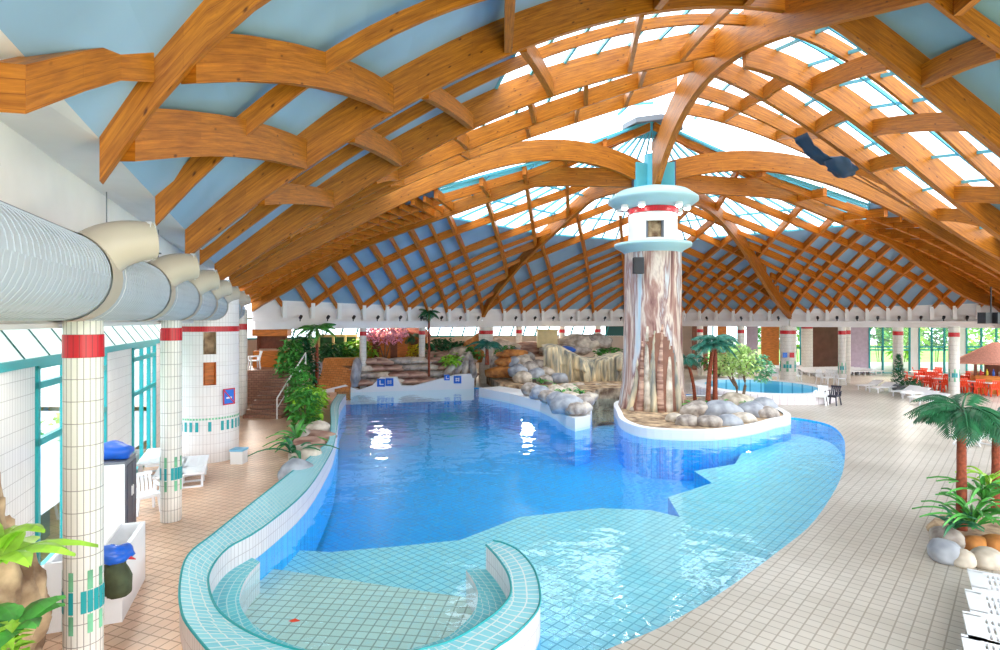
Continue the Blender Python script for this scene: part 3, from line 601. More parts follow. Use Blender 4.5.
# outer rooms beyond the ring beam
def plane(name, a, b, z0, z1, m, kind='structure'):
    a = Vector((a[0], a[1], 0)); b = Vector((b[0], b[1], 0)); n = (b - a).normalized(); n = Vector((-n.y, n.x, 0)) * .1; P = []
    mb = MB().add([a + Vector((0, 0, z0)), b + Vector((0, 0, z0)), b + Vector((0, 0, z1)), a + Vector((0, 0, z1)), a + n + Vector((0, 0, z0)), b + n + Vector((0, 0, z0)), b + n + Vector((0, 0, z1)), a + n + Vector((0, 0, z1))], [(0, 1, 2, 3), (7, 6, 5, 4), (0, 4, 5, 1), (3, 2, 6, 7)])
    o = mb.build(name, m); tag(o, kind=kind); return o
def strip(name, n_, a, b, z0, z1, k, col, rows=(.5,), bot=.0, lean=0):
    a = Vector((a[0], a[1], 0)); b = Vector((b[0], b[1], 0)); L = (b - a).length; d = (b - a).normalized()
    t = empty('window_%d' % n_, a, math.atan2(d.y, d.x)); tag(t, kind='structure'); mb = MB()
    for i in range(k + 1): mb.bar((L * i / k, 0, z0), (L * i / k + lean, 0, z1), .12)
    for r_ in (0, *rows, 1): mb.box((L / 2, 0, z0 + (z1 - z0) * r_), (L, .12, .13))
    mb.build('window_frame', col, t); MB().box((L / 2, 0, (z0 + z1) / 2), (L, .02, z1 - z0)).build('pane', 'glass', t)
plane('wall_back', (-24, 44), (-8, 53), 0, 3.0, 'room_wall'); plane('wall_back', (-8, 53), (13, 55), 0, 3.0, 'room_wall')
strip('w', 5, (-24, 44), (-8, 53), 3.0, 4.6, 14, 'teal_metal', (), lean=.5); strip('w', 6, (-8, 53), (10, 55), 3.0, 4.6, 16, 'teal_metal', (), lean=.5)
plane('wall_back', (-40, 35), (-24, 44), 0, 4.6, 'brown_wall'); plane('wall_back', (10, 55), (13, 55), 3.0, 4.6, 'dark_teal')
# far right: brown lounge wall, tiled wall, then the tall windows to the garden
plane('wall_back', (13, 55.1), (19, 55.1), 0, 4.6, 'room_wall'); strip('w', 7, (19, 55), (28.5, 55), 0, 4.6, 8, 'teal_metal', (.4,)); plane('wall_back', (28.5, 55), (33.5, 55), 0, 4.6, 'brown_wall')
plane('wall_right', (29, 49), (31.2, 49), 0, 4.2, 'purple_tile')
xs = [31.2, 34.6, 35.4, 38.6, 39.4, 43.2, 44, 50]
for i in range(0, 8, 2): strip('w', 8 + i // 2, (xs[i], 49), (xs[i + 1], 49), 0, 4.2, 3, 'teal_metal', (.47, .53))
for i in range(1, 7, 2): plane('wall_right', (xs[i], 49), (xs[i + 1], 49), 0, 4.2, 'plaster')
def slab(pts, z, name='ceiling', m='plaster'): o = poly(MB(), pts, [], z).build(name, m); tag(o, kind='structure')
slab([(-1.2, 41.2), (13.1, 49.2), (20.9, 42), (31, 36), (52, 36), (52, 56), (-9, 56), (-8.2, 54)], 4.62); slab([(-13, 30.2), (-1.2, 41.2), (-8, 54), (-42, 44), (-42, 30.2)], 4.62)
plane('wall_left', (-15, 30.3), (-40, 30.3), 0, 4.6, 'wall_tile')
# outside ground and planting seen through the windows
o = poly(MB(), [(-120, -40), (160, -40), (160, 160), (-120, 160)], [], -2.2).build('ground', 'grass'); tag(o, kind='structure')
o = poly(MB(), [(-26, -3), (-5.6, -3), (-16.2, 30), (-26, 30)], [], -.2).build('ground', 'pavement'); tag(o, kind='structure')
# ================================================================ THE BIG PIER AND ITS ISLAND
ISL = Vector((8.6, 27.6, 0))
isl_out = [G(*p, .3) for p in ((617, 412), (622, 420), (640, 427), (672, 430), (715, 430), (752, 425), (775, 419), (790, 413))]
isl_back = [Vector((13.6, 31.5, 0)), Vector((11, 32.5, 0)), Vector((8, 31.5, 0)), Vector((6, 30, 0))]
ip = smooth_path(isl_out + isl_back, 4, True); ic = sum(((Vector((p.x, p.y, 0))) for p in ip), Vector()) / len(ip)
inn = [ic + (Vector((p.x, p.y, 0)) - ic) * .93 for p in ip]
t = empty('pool_island', ic); tag(t, 'white rimmed island in the pool under the painted pier and palms', 'island')
A_ = [Vector((p.x - ic.x, p.y - ic.y, 0)) for p in ip]; A_.append(A_[0]); B_ = [p - ic for p in inn]; B_.append(B_[0])
mb = MB(); ribbon(mb, A_, B_, .3, .3); ribbon(mb, A_, A_, .3, -.1); mb.build('rim', 'white', t); ribbon(MB(), A_, A_, -.1, -1.6).build('tiled_base', 'pool_tile_deep', t)
poly(MB(), [(p.x, p.y) for p in B_[:-1]], [], .24).build('planting_bed', 'rock_brown', t)
t = empty('pier', (7.5, 28.5, 0)); tag(t, 'massive round pier painted with trunks and roots, disc lamp crown on top', 'pier')
MB().lathe([(1.72, 0), (1.62, .5), (1.48, 1.4), (1.42, 3), (1.38, 5), (1.36, 8.0)], n=48).build('shaft', 'mural', t, True)
rr = random.Random(4)
mb = MB()
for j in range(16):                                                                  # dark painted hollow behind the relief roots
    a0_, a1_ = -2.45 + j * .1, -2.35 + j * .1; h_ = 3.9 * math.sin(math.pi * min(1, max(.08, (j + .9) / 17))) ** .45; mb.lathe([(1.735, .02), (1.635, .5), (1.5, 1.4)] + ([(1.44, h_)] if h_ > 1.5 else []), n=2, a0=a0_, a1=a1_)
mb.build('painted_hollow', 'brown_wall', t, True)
for i, a in enumerate((-2.35, -2.12, -1.93, -1.74, -1.55, -1.34, -1.12, -.8, -2.7)):      # painted relief roots
    h = (2.6, 3.4, 4.1, 3.9, 4.2, 3.5, 3.0, 1.6, 1.4)[i]; pts = []; rad = []
    for k_ in range(9):
        f = k_ / 8; aa = a + .07 * math.sin(f * 3 + i) ; R_ = 1.66 - .28 * min(1, f * 1.4); pts.append((R_ * math.cos(aa + (1 - f) * .05 * (i - 4)), R_ * math.sin(aa + (1 - f) * .05 * (i - 4)), .1 + h * f)); rad.append(.14 * (1 - f) ** .6 + .05)
    MB().tube(pts, rad, 8).build('relief_root', ('cliff', 'rock_red', 'rock_pale')[i % 3], t, True)
MB().lathe([(1.36, 7.75), (1.5, 7.9), (1.85, 8.08), (1.85, 8.22), (1.2, 8.3)], n=48).build('collar_ring', 'pale_teal', t, True)
a_w = -math.pi / 2 - .16                                                            # lamp room wall with its window opening
MB().lathe([(1.17, 8.3), (1.17, 9.65)], n=40, a0=a_w + .33, a1=a_w - .33 + 2 * math.pi).lathe([(1.17, 8.3), (1.17, 8.42)], n=8, a0=a_w - .33, a1=a_w + .33).lathe([(1.17, 9.2), (1.17, 9.65)], n=8, a0=a_w - .33, a1=a_w + .33).build('lamp_room', 'white', t, True)
MB().lathe([(.95, 8.35), (.95, 9.6)], n=24).build('inner_drum', 'rock_brown', t)
for s_ in (-1, 1): aa = a_w + s_ * .33; MB().box((1.1 * math.cos(aa), 1.1 * math.sin(aa), 8.81), (.2, .06, .8), aa).build('window_reveal', 'grey', t)
MB().lathe([(1.21, 9.65), (1.21, 9.92)], n=40).build('red_band', 'red_tile', t, True)
MB().lathe([(1.0, 9.9), (1.9, 10.1), (2.16, 10.28), (2.16, 10.42), (1.7, 10.75), (.9, 10.95), (.01, 10.98)], n=48).build('disc_crown', 'pale_teal', t, True)
for aa in (.35, -.5, -2.65, 3.5, 1.6, 1.1):
    o = MB().box((0, 0, 0), (1.1, .1, 1.25)).build('steel_plate', 'cyan_steel', t); o.location = (.5 * math.cos(aa), .5 * math.sin(aa), 11.5); o.rotation_euler = (0, 0, aa)
MB().lathe([(.42, 10.9), (.42, 12.6), (.01, 12.6)], n=8).build('steel_core', 'cyan_steel', t)
for x in (-.97, .97): MB().box((x, -.1, 11.55), (.14, .5, 1.4)).build('hinge_plate', 'darkgrey', t)
for i, aa in enumerate((-2.14, -1.0, -2.75, -.38, .4, 2.7)):
    f = empty('floodlight', (1.62 * math.cos(aa), 1.62 * math.sin(aa), 9.98)); f.parent = t
    MB().lathe([(.01, .08), (.16, .06), (.2, -.12), (.14, -.12)], n=12).build('lamp_housing', 'white', f)
    MB().lathe([(.01, -.22), (.11, -.18), (.17, -.08), (.15, -.04)], n=14).build('lamp_lens', 'lamp_glow', f, True)
o = MB().box((0, 0, 0), (.45, .4, .75)).build('loudspeaker', 'dark'); o.location = (7.5 - 1.02, 28.5 - 1.32, 7.05); tag(o, 'dark box loudspeaker hung on the painted pier under the collar', 'loudspeaker')
for i, (px, py, w, h, d, m_) in enumerate(((688, 421, .55, .45, .5, 'rock'), (708, 422, .6, .45, .5, 'rock'), (729, 421, .6, .42, .5, 'rock_grey'), (742, 418, .7, .4, .6, 'rock_pale'), (722, 412, 1.0, .8, .8, 'rock_grey'), (752, 412, .9, .7, .7, 'rock_grey'),
                                       (698, 411, .9, .7, .7, 'rock'), (738, 404, 1.0, .8, .8, 'rock_pale'), (765, 413, .7, .5, .6, 'rock'), (675, 418, .45, .35, .4, 'rock_pale'), (762, 405, .8, .6, .6, 'rock_grey'), (712, 404, .8, .7, .7, 'rock'))):
    p = G(px, py + 2, .3)
    where = ('first small stone right of the painted pier, on the island rim', 'second small stone along the island rim', 'third small stone along the island rim', 'pale flat stone near the right of the island front', 'largest rounded grey boulder at the island front', 'grey boulder at the right end of the island', 'brownish boulder between pier and palms on the island',
             'pale boulder under the leafy tree on the island', 'last stone at the right tip of the island', 'tiny stone touching the foot of the pier', 'grey boulder behind the right tip of the island', 'boulder behind the palms on the island')[i]
    rock('boulder', (p.x, p.y, .35), (w * .9, d * .85, h * .72), m_, i + 20, where, 'boulder', 'boulders on the pool island', rough=.16)

# ================================================================ PLANTS
def leafset(n, cen, rad, size, seed, mb=None, droop=.3):
    r = random.Random(seed); mb = mb or MB()
    for i in range(n):
        while True:
            q = Vector((r.uniform(-1, 1), r.uniform(-1, 1), r.uniform(-1, 1)))
            if .25 < q.length < 1: break
        q = q * (q.length ** -.3)
        p = Vector(cen) + Vector((q.x * rad[0], q.y * rad[1], q.z * rad[2])); a = r.uniform(0, 6.28); d = Vector((math.cos(a), math.sin(a), r.uniform(-.6, .5))).normalized(); s = d.cross(Vector((r.uniform(-.4, .4), r.uniform(-.4, .4), 1))).normalized()
        L = size * r.uniform(.7, 1.3); w = L * .28
        mid = p + d * L * .5; tip = p + d * L - Vector((0, 0, L * droop))
        mb.add([p, mid + s * w, tip, mid - s * w], [(0, 1, 2, 3)])
    return mb
def shrub(name, loc, rad, n, size, m_, seed, label, cat='shrub', group=None, stem=True, mstem='bark', h0=0):
    t = empty(name, loc); tag(t, label, cat, group)
    leafset(n, (0, 0, rad[2] + h0), rad, size, seed).build('foliage', m_, t)
    if stem:
        r = random.Random(seed); mb = MB()
        for i in range(4):
            a = r.uniform(0, 6.28); mb.tube([(0.05 * math.cos(a), .05 * math.sin(a), 0), (rad[0] * .25 * math.cos(a), rad[1] * .25 * math.sin(a), (h0 + rad[2]) * .6), (rad[0] * .5 * math.cos(a), rad[1] * .5 * math.sin(a), h0 + rad[2] * 1.2)], [.05, .035, .015], 5)
        mb.build('stem', mstem, t)
    return t
def frond_mesh(L, w, droop, nl, seed, curl=.0):
    r = random.Random(seed); mb = MB(); pts = [Vector((0, 0, 0))]
    for i in range(1, 9): f = i / 8; pts.append(Vector((L * f * (1 - .12 * f), 0, L * (.42 * f - droop * f * f))))
    mb.tube(pts, [.018 * (1 - i / 9) + .004 for i in range(9)], 4)
    for i in range(nl):
        f = .12 + .88 * i / nl; k_ = f * 8; a = int(min(k_, 7)); p = pts[a].lerp(pts[a + 1], k_ - a); d = (pts[a + 1] - pts[a]).normalized(); ll = w * math.sin(math.pi * (f * .85 + .12)) * r.uniform(.85, 1.1)
        for s_ in (-1, 1):
            dirv = (d * .55 + Vector((0, s_, -.35))).normalized(); wd = d * .022 * (L + .3)
            q = p + dirv * ll - Vector((0, 0, ll * .25)); mdl = p + dirv * ll * .5
            mb.add([p - wd * .5, mdl + wd, q, mdl - wd], [(0, 1, 2, 3)])
    return mb
def palm(name, loc, H, r0, fl, fw, nf, m_, seed, label, lean=(0, 0), droop=.75, trunks=None, group=None, mt='trunk', cat='palm'):
    t = empty(name, loc); tag(t, label, cat, group); r = random.Random(seed)
    for tx, ty, th, lx, ly in (trunks or [(0, 0, H, lean[0], lean[1])]):
        pts = [Vector((tx + lx * f * f, ty + ly * f * f, th * f)) for f in [i / 8 for i in range(9)]]
        MB().tube(pts, [r0 * (1.15 - .35 * i / 8 + (.06 if i % 2 else 0)) for i in range(9)], 8).build('trunk', mt, t, True)
        me0 = None
        for i in range(nf):
            o = frond_mesh(fl * r.uniform(.85, 1.1), fw, droop * r.uniform(.6, 1.35), 22, seed * 31 + i).build('frond', m_, t)
            o.location = pts[-1]; o.rotation_euler = (0, r.uniform(-.55, .25), 2 * math.pi * i / nf + r.uniform(-.2, .2))
    return t
def broad(name, loc, n, L, w, m_, seed, label, h=0, group=None, cat='plant', parts='leaf'):
    t = empty(name, loc); tag(t, label, cat, group); r = random.Random(seed)
    for i in range(n):
        mb = MB(); e = r.uniform(.5, 1.3); l = L * r.uniform(.7, 1.15); P = []
        for k_ in range(7):
            f = k_ / 6; x = l * f * math.cos(e) + l * .25 * f * f; z = l * f * math.sin(e) - l * .55 * f ** 2.4; ww = w * math.sin(math.pi * min(1, f * .9 + .08)) * .5
            P.append((Vector((x, -ww, z - .03)), Vector((x, 0, z + .0)), Vector((x, ww, z - .03))))
        for a, b in zip(P, P[1:]):
            mb.add([a[0], b[0], b[1], a[1]], [(0, 1, 2, 3)]); mb.add([a[1], b[1], b[2], a[2]], [(0, 1, 2, 3)])
        o = mb.build(parts, m_, t, True); o.location = (0, 0, h + r.uniform(0, L * .25)); o.rotation_euler = (0, 0, r.uniform(0, 6.28))
    if h: MB().tube([(0, 0, 0), (.03, 0, h + L * .2)], [.05, .035], 6).build('stem', 'bark', t)
    return t
# island palms and tree
p = G(708, 408, .3); palm('palm', (p.x, p.y, .3), 0, .11, 1.25, .42, 13, 'leaf_blue', 3, 'twin-trunk blue-green palm on the island between pier and leafy tree', trunks=[(0, 0, 3.0, .25, 0), (.38, .1, 3.35, .0, 0)])
p = G(694, 406, .3); palm('palm', (p.x - .1, p.y + .6, .3), 0, .08, .95, .32, 11, 'leaf_blue', 5, 'small leaning palm close beside the painted pier on the island', trunks=[(.35, 0, 2.3, -.45, 0)])
t = empty('leafy_tree', (*G(735, 404, .3)[:2], .3)); tag(t, 'pale green leafy tree with crooked trunks on the pool island', 'tree')
mb = MB()
for pts, r_ in (([(0, 0, 0), (.1, 0, .8), (-.15, 0, 1.5), (.2, 0, 2.3)], .09), ([(.35, .1, 0), (.55, .1, .9), (.5, .1, 1.6), (.9, 0, 2.4)], .08), ([(0, 0, .9), (-.5, 0, 1.7), (-.7, 0, 2.3)], .05)): mb.tube(smooth_path(pts, 3), [r_ * (1 - .06 * i) for i in range(len(pts) * 3 - 2)], 6)
mb.build('trunk', 'bark', t)
mb = leafset(520, (-.25, 0, 2.35), (.95, .8, .95), .26, 8); leafset(350, (.5, 0, 2.1), (.7, .7, .8), .28, 9, mb); mb.build('foliage', 'leaf_pale', t); leafset(260, (1.35, .1, 1.8), (.55, .5, .7), .26, 10).build('mint_foliage', 'leaf_mint', t)
for i, (px, py, s_, lab) in enumerate(((694, 410, .55, 'low green plant at the foot of the small palm'), (708, 410, .6, 'low green plant under the twin-trunk palm'), (722, 409, .5, 'low green plant between palm and leafy tree'), (748, 408, .4, 'low green plant under the leafy tree'))):
    p = G(px, py, .3); broad('low_plant', (p.x, p.y, .35), 12, s_ * 1.3, .14, 'leaf', 40 + i, lab)
# plants along the left curb
LC = [(300, 416, .6, 2.5, 'leaf', 'shrub', 'mid-height green shrub between the tall climbers and the bright bush'), (305, 430, .55, 1.8, 'leaf', 'shrub', 'tall leafy shrub at the bend of the left curb'), (309, 424, .6, 1.7, 'leaf_bright', 'shrub', 'bright yellow-green bush beside the curb'), (291, 406, .75, 3.6, 'leaf', 'shrub', 'tall green climbing plants beside the brown stairs'), (303, 402, .85, 3.8, 'leaf_dark', 'shrub', 'dark green bamboo clump right of the stairs'), (316, 412, .5, 1.3, 'leaf_bright', 'shrub', 'light green bush at the water edge before the orange slide'), (283, 392, .5, 2.8, 'leaf_dark', 'shrub', 'slim dark shrub behind the stair rail')]
for i, (px, py, r_, h, m_, nm, lab) in enumerate(LC):
    p = G(px, py); shrub('leafy_shrub', (p.x, p.y, 0), (r_, r_, h / 2), int(310 * h * r_), .32, m_, 60 + i, lab)
p = G(292, 474); broad('leafy_plant', (p.x - .1, p.y + .5, .25), 16, 1.1, .16, 'leaf_dark', 70, 'dark fern-like plant among the round stones on the left curb')
p = G(297, 452); broad('leafy_plant', (p.x, p.y, .25), 16, 1.2, .16, 'leaf', 71, 'spreading green plant behind the round stones on the left curb')
for i, (px, py, w, d, h, m_, lab) in enumerate(((296, 472, .5, .45, .38, 'rock_grey', 'dark grey stone nearest the gallery on the left curb'), (307, 458, .55, .45, .42, 'rock_pale', 'large round cream stone on the left curb'), (308, 446, .6, .5, .3, 'rock_red', 'flat reddish stone behind the cream one'), (315, 439, .75, .6, .3, 'rock_red', 'broad flat pink stone at the curb bend'), (318, 431, .5, .5, .4, 'rock_pale', 'pale stone under the tall leafy shrub'), (300, 440, .5, .5, .4, 'rock', 'grey stone under the shrub foliage'))):
    p = G(px, py, .3); rock('stone', (p.x, p.y, .3), (w, d, h), m_, 90 + i, lab, 'stone', 'stones on the left pool curb', rough=.14)
# palms of the far left bank
p = XY(429, 36.9); palm('palm', (p.x, p.y, .9), 4.05, .07, .85, .3, 12, 'leaf_dark', 11, 'tall thin palm standing above the rock wall')
p = XY(487, 37.5); palm('palm', (p.x, p.y, 1.6), 1.3, .12, 1.25, .42, 13, 'leaf_blue', 12, 'dark spreading palm in front of the fat far column')
p = XY(317, 31.6); palm('palm', (p.x, p.y, 0), 4.0, .09, 1.3, .45, 12, 'leaf', 13, 'tall feathery palm at the end of the left curb')
p = XY(412, 43); palm('palm', (p.x, p.y, 1.4), 1.9, .08, 1.1, .4, 10, 'leaf_dark', 14, 'drooping palm beside the orange hut roof')
BK = [(343, 42, 1.1, 1.2, 'leaf', 'round green bush left of the yellow blooms'), (358, 43, 1.0, 1.4, 'leaf_bright', 'yellow-green bush behind the rock wall'), (369, 42.5, .7, 1.3, 'leaf_bright', 'yellowish bush beside the pink blossom'), (441, 42, 1.6, 1.5, 'leaf_dark', 'dark hedge right of the tall thin palm'), (460, 42.5, 1.6, 1.3, 'leaf_dark', 'dark bush behind the leaning rocks'), (472, 41.5, 1.0, 1.0, 'leaf', 'green bush left of the fat far column'), (508, 39.6, .8, 1.1, 'leaf', 'green bush right of the dark spreading palm'), (452, 38.5, .7, .6, 'leaf_bright', 'small bright bush on top of the rock wall'), (330, 40, .8, 1.3, 'leaf_dark', 'dark bush above the orange tiled slide'), (610, 44, 1.2, .8, 'leaf', 'green bush left of the painted pier')]
for i, (px, Y, r_, h, m_, lab) in enumerate(BK):
    p = XY(px, Y); shrub('leafy_shrub', (p.x, p.y, 1.5), (r_, .8, h / 2 + .1), int(200 * r_ * h) + 60, .38, m_, 120 + i, lab, stem=False)
p = XY(385, 42); t = shrub('blossom_tree', (p.x, p.y, 1.6), (1.75, .8, .75), 520, .3, 'blossom', 140, 'pink blossoming tree in front of the orange huts', 'tree', h0=1.2)
p = XY(417, 41.5); t = shrub('flowering_bush', (p.x, p.y, 1.5), (.75, .6, .7), 260, .26, 'yellow_flower', 141, 'bright yellow flowering bush beside the tall thin palm', 'bush')
for i, (px, py) in enumerate(((541, 385), (562, 398), (572, 397), (581, 398), (550, 392), (566, 392), (533, 381), (523, 376))):
    p = G(px, min(py, 399), .5); p.z = .57
    broad('low_plant', p, 10, .7, .12, 'leaf', 150 + i, ORD[i] + ' small green plant from the tip between the peninsula boulders', group='small plants among the peninsula boulders')
# ================================================================ ROCKS OF THE FAR BANK
o = MB(); bank = [(320, 37.6), (350, 37.2), (400, 38.6), (440, 39.2), (476, 39.8), (476, 43), (320, 43)]
poly(o, [tuple(XY(*b)[:2]) for b in bank], [], 1.55); mbp = [Vector(XY(*b)) for b in bank]; ribbon(o, mbp + [mbp[0]], mbp + [mbp[0]], 1.55, 0); o = o.build('rock_bank', 'rock_brown'); tag(o, 'raised planted bank of brown rock behind the layered ledges', 'rock bank')
rr = random.Random(12); i = 0
where = ('by the orange slide', 'left of the blue signs', 'above the blue signs', 'right of the blue signs', 'below the yellow flowers', 'under the tall thin palm', 'beside the leaning slabs')
for row in range(4):
    for k_ in range(7):
        px = 358 + k_ * 16.5 + (row % 2) * 6; Y = 37.5 + k_ * .3 + row * .25; p = XY(px, Y)
        rock('rock_ledge', (p.x, p.y - .2, .45 + row * .43), (.95 + rr.random() * .3, .6, .27), ('rock_red', 'rock', 'rock_pale', 'rock_red')[(row + k_) % 4], 200 + i, ('lowest', 'second', 'third', 'topmost')[row] + ' layered rock slab ' + where[k_], 'rock', 'layered rock slabs of the far bank', rough=.2, rz=rr.uniform(-.12, .12)); i += 1
for i, px in enumerate((452, 459, 466, 473)):
    p = XY(px, 38.8); o = rock('leaning_rock', (p.x, p.y - .3, 1.3), (.24, .3, 1.15), ('rock_pale', 'rock')[i % 2], 240 + i, ('first', 'second', 'third', 'fourth')[i] + ' leaning rock slab counted from the left, by the channel mouth', 'rock', 'leaning slabs by the channel', rough=.15); o.rotation_euler = (0, (.75, .55, .2, -.2)[i], 0)
t = empty('tile_slide', XY(335, 36.6)); tag(t, 'orange-brown tiled cascade running down to the water, left far bank', 'cascade')
mb = MB(); w = 1.05; mb.add([(-w - .1, -.5, .35), (w, -.5, .1), (w, 1.2, 2.0), (-w, 1.2, 2.0)], [(0, 1, 2, 3)], [(0, 0), (2.2, 0), (2.2, 2.4), (0, 2.4)]); mb.add([(-w, 1.2, 2.0), (w, 1.2, 2.0), (w, 2.2, 2.0), (-w, 2.2, 2.0)], [(0, 1, 2, 3)]); mb.add([(w, -.5, .1), (w, -.5, -.5), (w, 1.2, -.5), (w, 1.2, 2.0)], [(0, 1, 2, 3)]); mb.add([(-w - .1, -.5, .35), (-w, 1.2, 2), (-w, 1.2, -.5), (-w, -.5, -.5)], [(0, 1, 2, 3)]); mb.add([(-w, -.5, -.5), (w, -.5, -.5), (w, -.5, .1), (-w, -.5, .35)], [(0, 1, 2, 3)])
mb.build('slope', 'orange_tile', t)
for s_ in (-1, 1): rock('side_rock', (s_ * 1.25, .5, .9), (.3, 1.0, 1.1), 'rock_grey', 260 + s_, '', parent=t, rough=.15)
# white pool wall in front with the sign boards
t = empty('pool_wall', XY(400, 36.8)); tag(t, 'low white wall rising and falling along the far water edge', 'wall'); off = -t.location
mb = MB(); pr = [(322, .15), (345, .45), (358, .1), (372, .35), (380, .85), (396, .85), (401, .3), (412, .25), (436, .6), (458, .95), (474, .95)]
P = [XY(px, 35.9 + (px - 322) * .016) + off for px, h in pr]
for (a, b), (h0, h1) in zip(zip(P, P[1:]), zip([h for _, h in pr], [h for _, h in pr][1:])):
    mb.add([a + Vector((0, 0, -.8)), b + Vector((0, 0, -.8)), b + Vector((0, 0, h1)), a + Vector((0, 0, h0))], [(0, 1, 2, 3)]); q = Vector((0, .45, 0)); mb.add([a + Vector((0, 0, h0)), b + Vector((0, 0, h1)), b + q + Vector((0, 0, h1)), a + q + Vector((0, 0, h0))], [(0, 1, 2, 3)]); mb.add([b + q + Vector((0, 0, -.8)), a + q + Vector((0, 0, -.8)), a + q + Vector((0, 0, h0)), b + q + Vector((0, 0, h1))], [(0, 1, 2, 3)])
mb.build('wall_body', 'white', t)
def sign(px, Y, z, s_, kind, label, rz=0):
    t = empty('sign', XY(px, Y, z), rz); tag(t, label, 'sign', 'blue pool signs')
    MB().box((0, 0, 0), (s_, .03, s_)).build('sign_board', 'sign_blue', t)
    mb = MB()
    if kind == 0: mb.box((-.12 * s_, -.02, .05 * s_), (.13 * s_, .01, .5 * s_)).box((.08 * s_, -.02, -.2 * s_), (.5 * s_, .01, .13 * s_))
    else: mb.box((0, -.02, .12 * s_), (.5 * s_, .01, .12 * s_)).box((0, -.02, -.12 * s_), (.5 * s_, .01, .12 * s_)).box((-.18 * s_, -.02, 0), (.1 * s_, .01, .5 * s_)).box((.18 * s_, -.02, 0), (.1 * s_, .01, .5 * s_))
    mb.build('sign_mark', 'white', t); return t
sign(381, 36.78, .52, .5, 0, 'left blue sign of the pair on the white far wall'); sign(389.5, 36.9, .55, .5, 1, 'right blue sign of the pair on the white far wall')
sign(447, 37.8, .75, .36, 0, 'small blue sign on the sloping white wall top'); sign(457.5, 37.95, .6, .5, 1, 'blue sign on the white wall next to the leaning rocks')
# peninsula
pen = [G(*p, .4) for p in ((479, 388), (510, 393.5), (540, 401), (556, 408), (566, 415), (575, 418.5), (590, 415.5), (592, 407), (578, 404), (560, 397), (525, 390), (500, 386))]
pcn = sum((Vector((p.x, p.y, 0)) for p in pen), Vector()) / len(pen)
t = empty('pool_peninsula', pcn); tag(t, 'long white walled peninsula jutting into the pool with boulders on it', 'peninsula'); off = -t.location
R_ = [Vector((p.x + off.x, p.y + off.y, 0)) for p in pen]; R2 = R_ + [R_[0]]
mb = MB(); poly(mb, [(p.x, p.y) for p in R_], [], .4); ribbon(mb, R2, R2, .4, -.15); mb.build('wall_body', 'white', t); ribbon(MB(), R2, R2, -.15, -1.6).build('tiled_base', 'pool_tile_deep', t)
bk = [G(*p, .4) for p in ((500, 386), (525, 390), (552, 396), (574, 400), (582, 396), (600, 391.3), (626, 390.2))] + [XY(640, 44), XY(480, 44)]
o = MB(); poly(o, [(p.x, p.y) for p in bk], [], .55); bb = [Vector((p.x, p.y, 0)) for p in bk]; ribbon(o, bb + [bb[0]], bb + [bb[0]], .55, -1.4); o = o.build('rock_terrace', 'rock_brown'); tag(o, 'rocky ground terrace behind the white peninsula', 'terrace')
rr = random.Random(31); i = 0
PB = [s_ + ' on the white peninsula' for s_ in ('largest grey-blue boulder near the tip', 'brownish boulder right behind the tip', 'small cream boulder nearest the tip', 'grey boulder left of the largest one', 'brownish boulder third from the tip', 'cream boulder behind the largest one', 'grey boulder halfway along the front edge', 'brownish boulder left of halfway on the front edge', 'leftmost cream boulder of the front edge', 'grey boulder behind the front edge, left half',
      'brownish boulder behind the front edge, middle', 'cream boulder behind the front edge, right of middle', 'grey boulder at the left foot of the heap', 'brown boulder low on the left of the heap', 'cream boulder midway up the left of the heap', 'grey boulder beside the orange steps', 'brown boulder midway up the heap', 'cream boulder in the middle of the heap', 'grey boulder at the right of the heap', 'brown boulder behind the tip', 'small cream boulder at the rear of the tip', 'grey boulder at the top left of the heap', 'brown boulder at the top of the heap', 'cream boulder behind the small plants')]
for (px, py, s_) in ((566, 409, .62), (576, 411, .42), (584, 409, .35), (558, 402, .5), (549, 399, .45), (571, 401, .5), (541, 395, .5), (532, 392, .5), (524, 388, .55), (536, 385, .55), (545, 390, .5), (555, 394, .5), (518, 382, .6), (529, 379, .6), (523, 372, .6), (515, 372, .5), (538, 376, .55), (548, 383, .5), (560, 388, .5), (584, 402, .4), (590, 398, .35), (516, 363, .5), (527, 366, .5), (568, 393, .5)):
    z = .5 if py > 390 else .5 + (390 - py) * .055; p = G(px, max(py, 392) + 2, .5) if py > 390 else XY(px, 36 + (392 - py) * .12, z)
    rock('boulder', (p.x, p.y, z + s_ * .34), (s_ * 1.15, s_, s_ * .85), ('rock_grey', 'rock', 'rock_pale')[i % 3], 300 + i, PB[i], 'boulder', 'boulders heaped on the white peninsula', rough=.18); i += 1
for i, (px, z, w, h, m_, lab) in enumerate(((507, 1.0, 1.3, .55, 'rock_orange', 'lowest orange rock step in the channel left of the boulders'), (509, 1.7, 1.1, .4, 'rock_orange', 'middle orange rock step above the channel'), (512, 2.2, 1.0, .35, 'rock_orange', 'upper orange rock step above the channel'), (497, 1.3, .4, .9, 'rock', 'upright brown rock left of the orange steps'))):
    p = XY(px, 38.5 + i * .2); rock('rock_step', (p.x, p.y, z), (w, .7, h), m_, 330 + i, lab, 'rock', rough=.25)
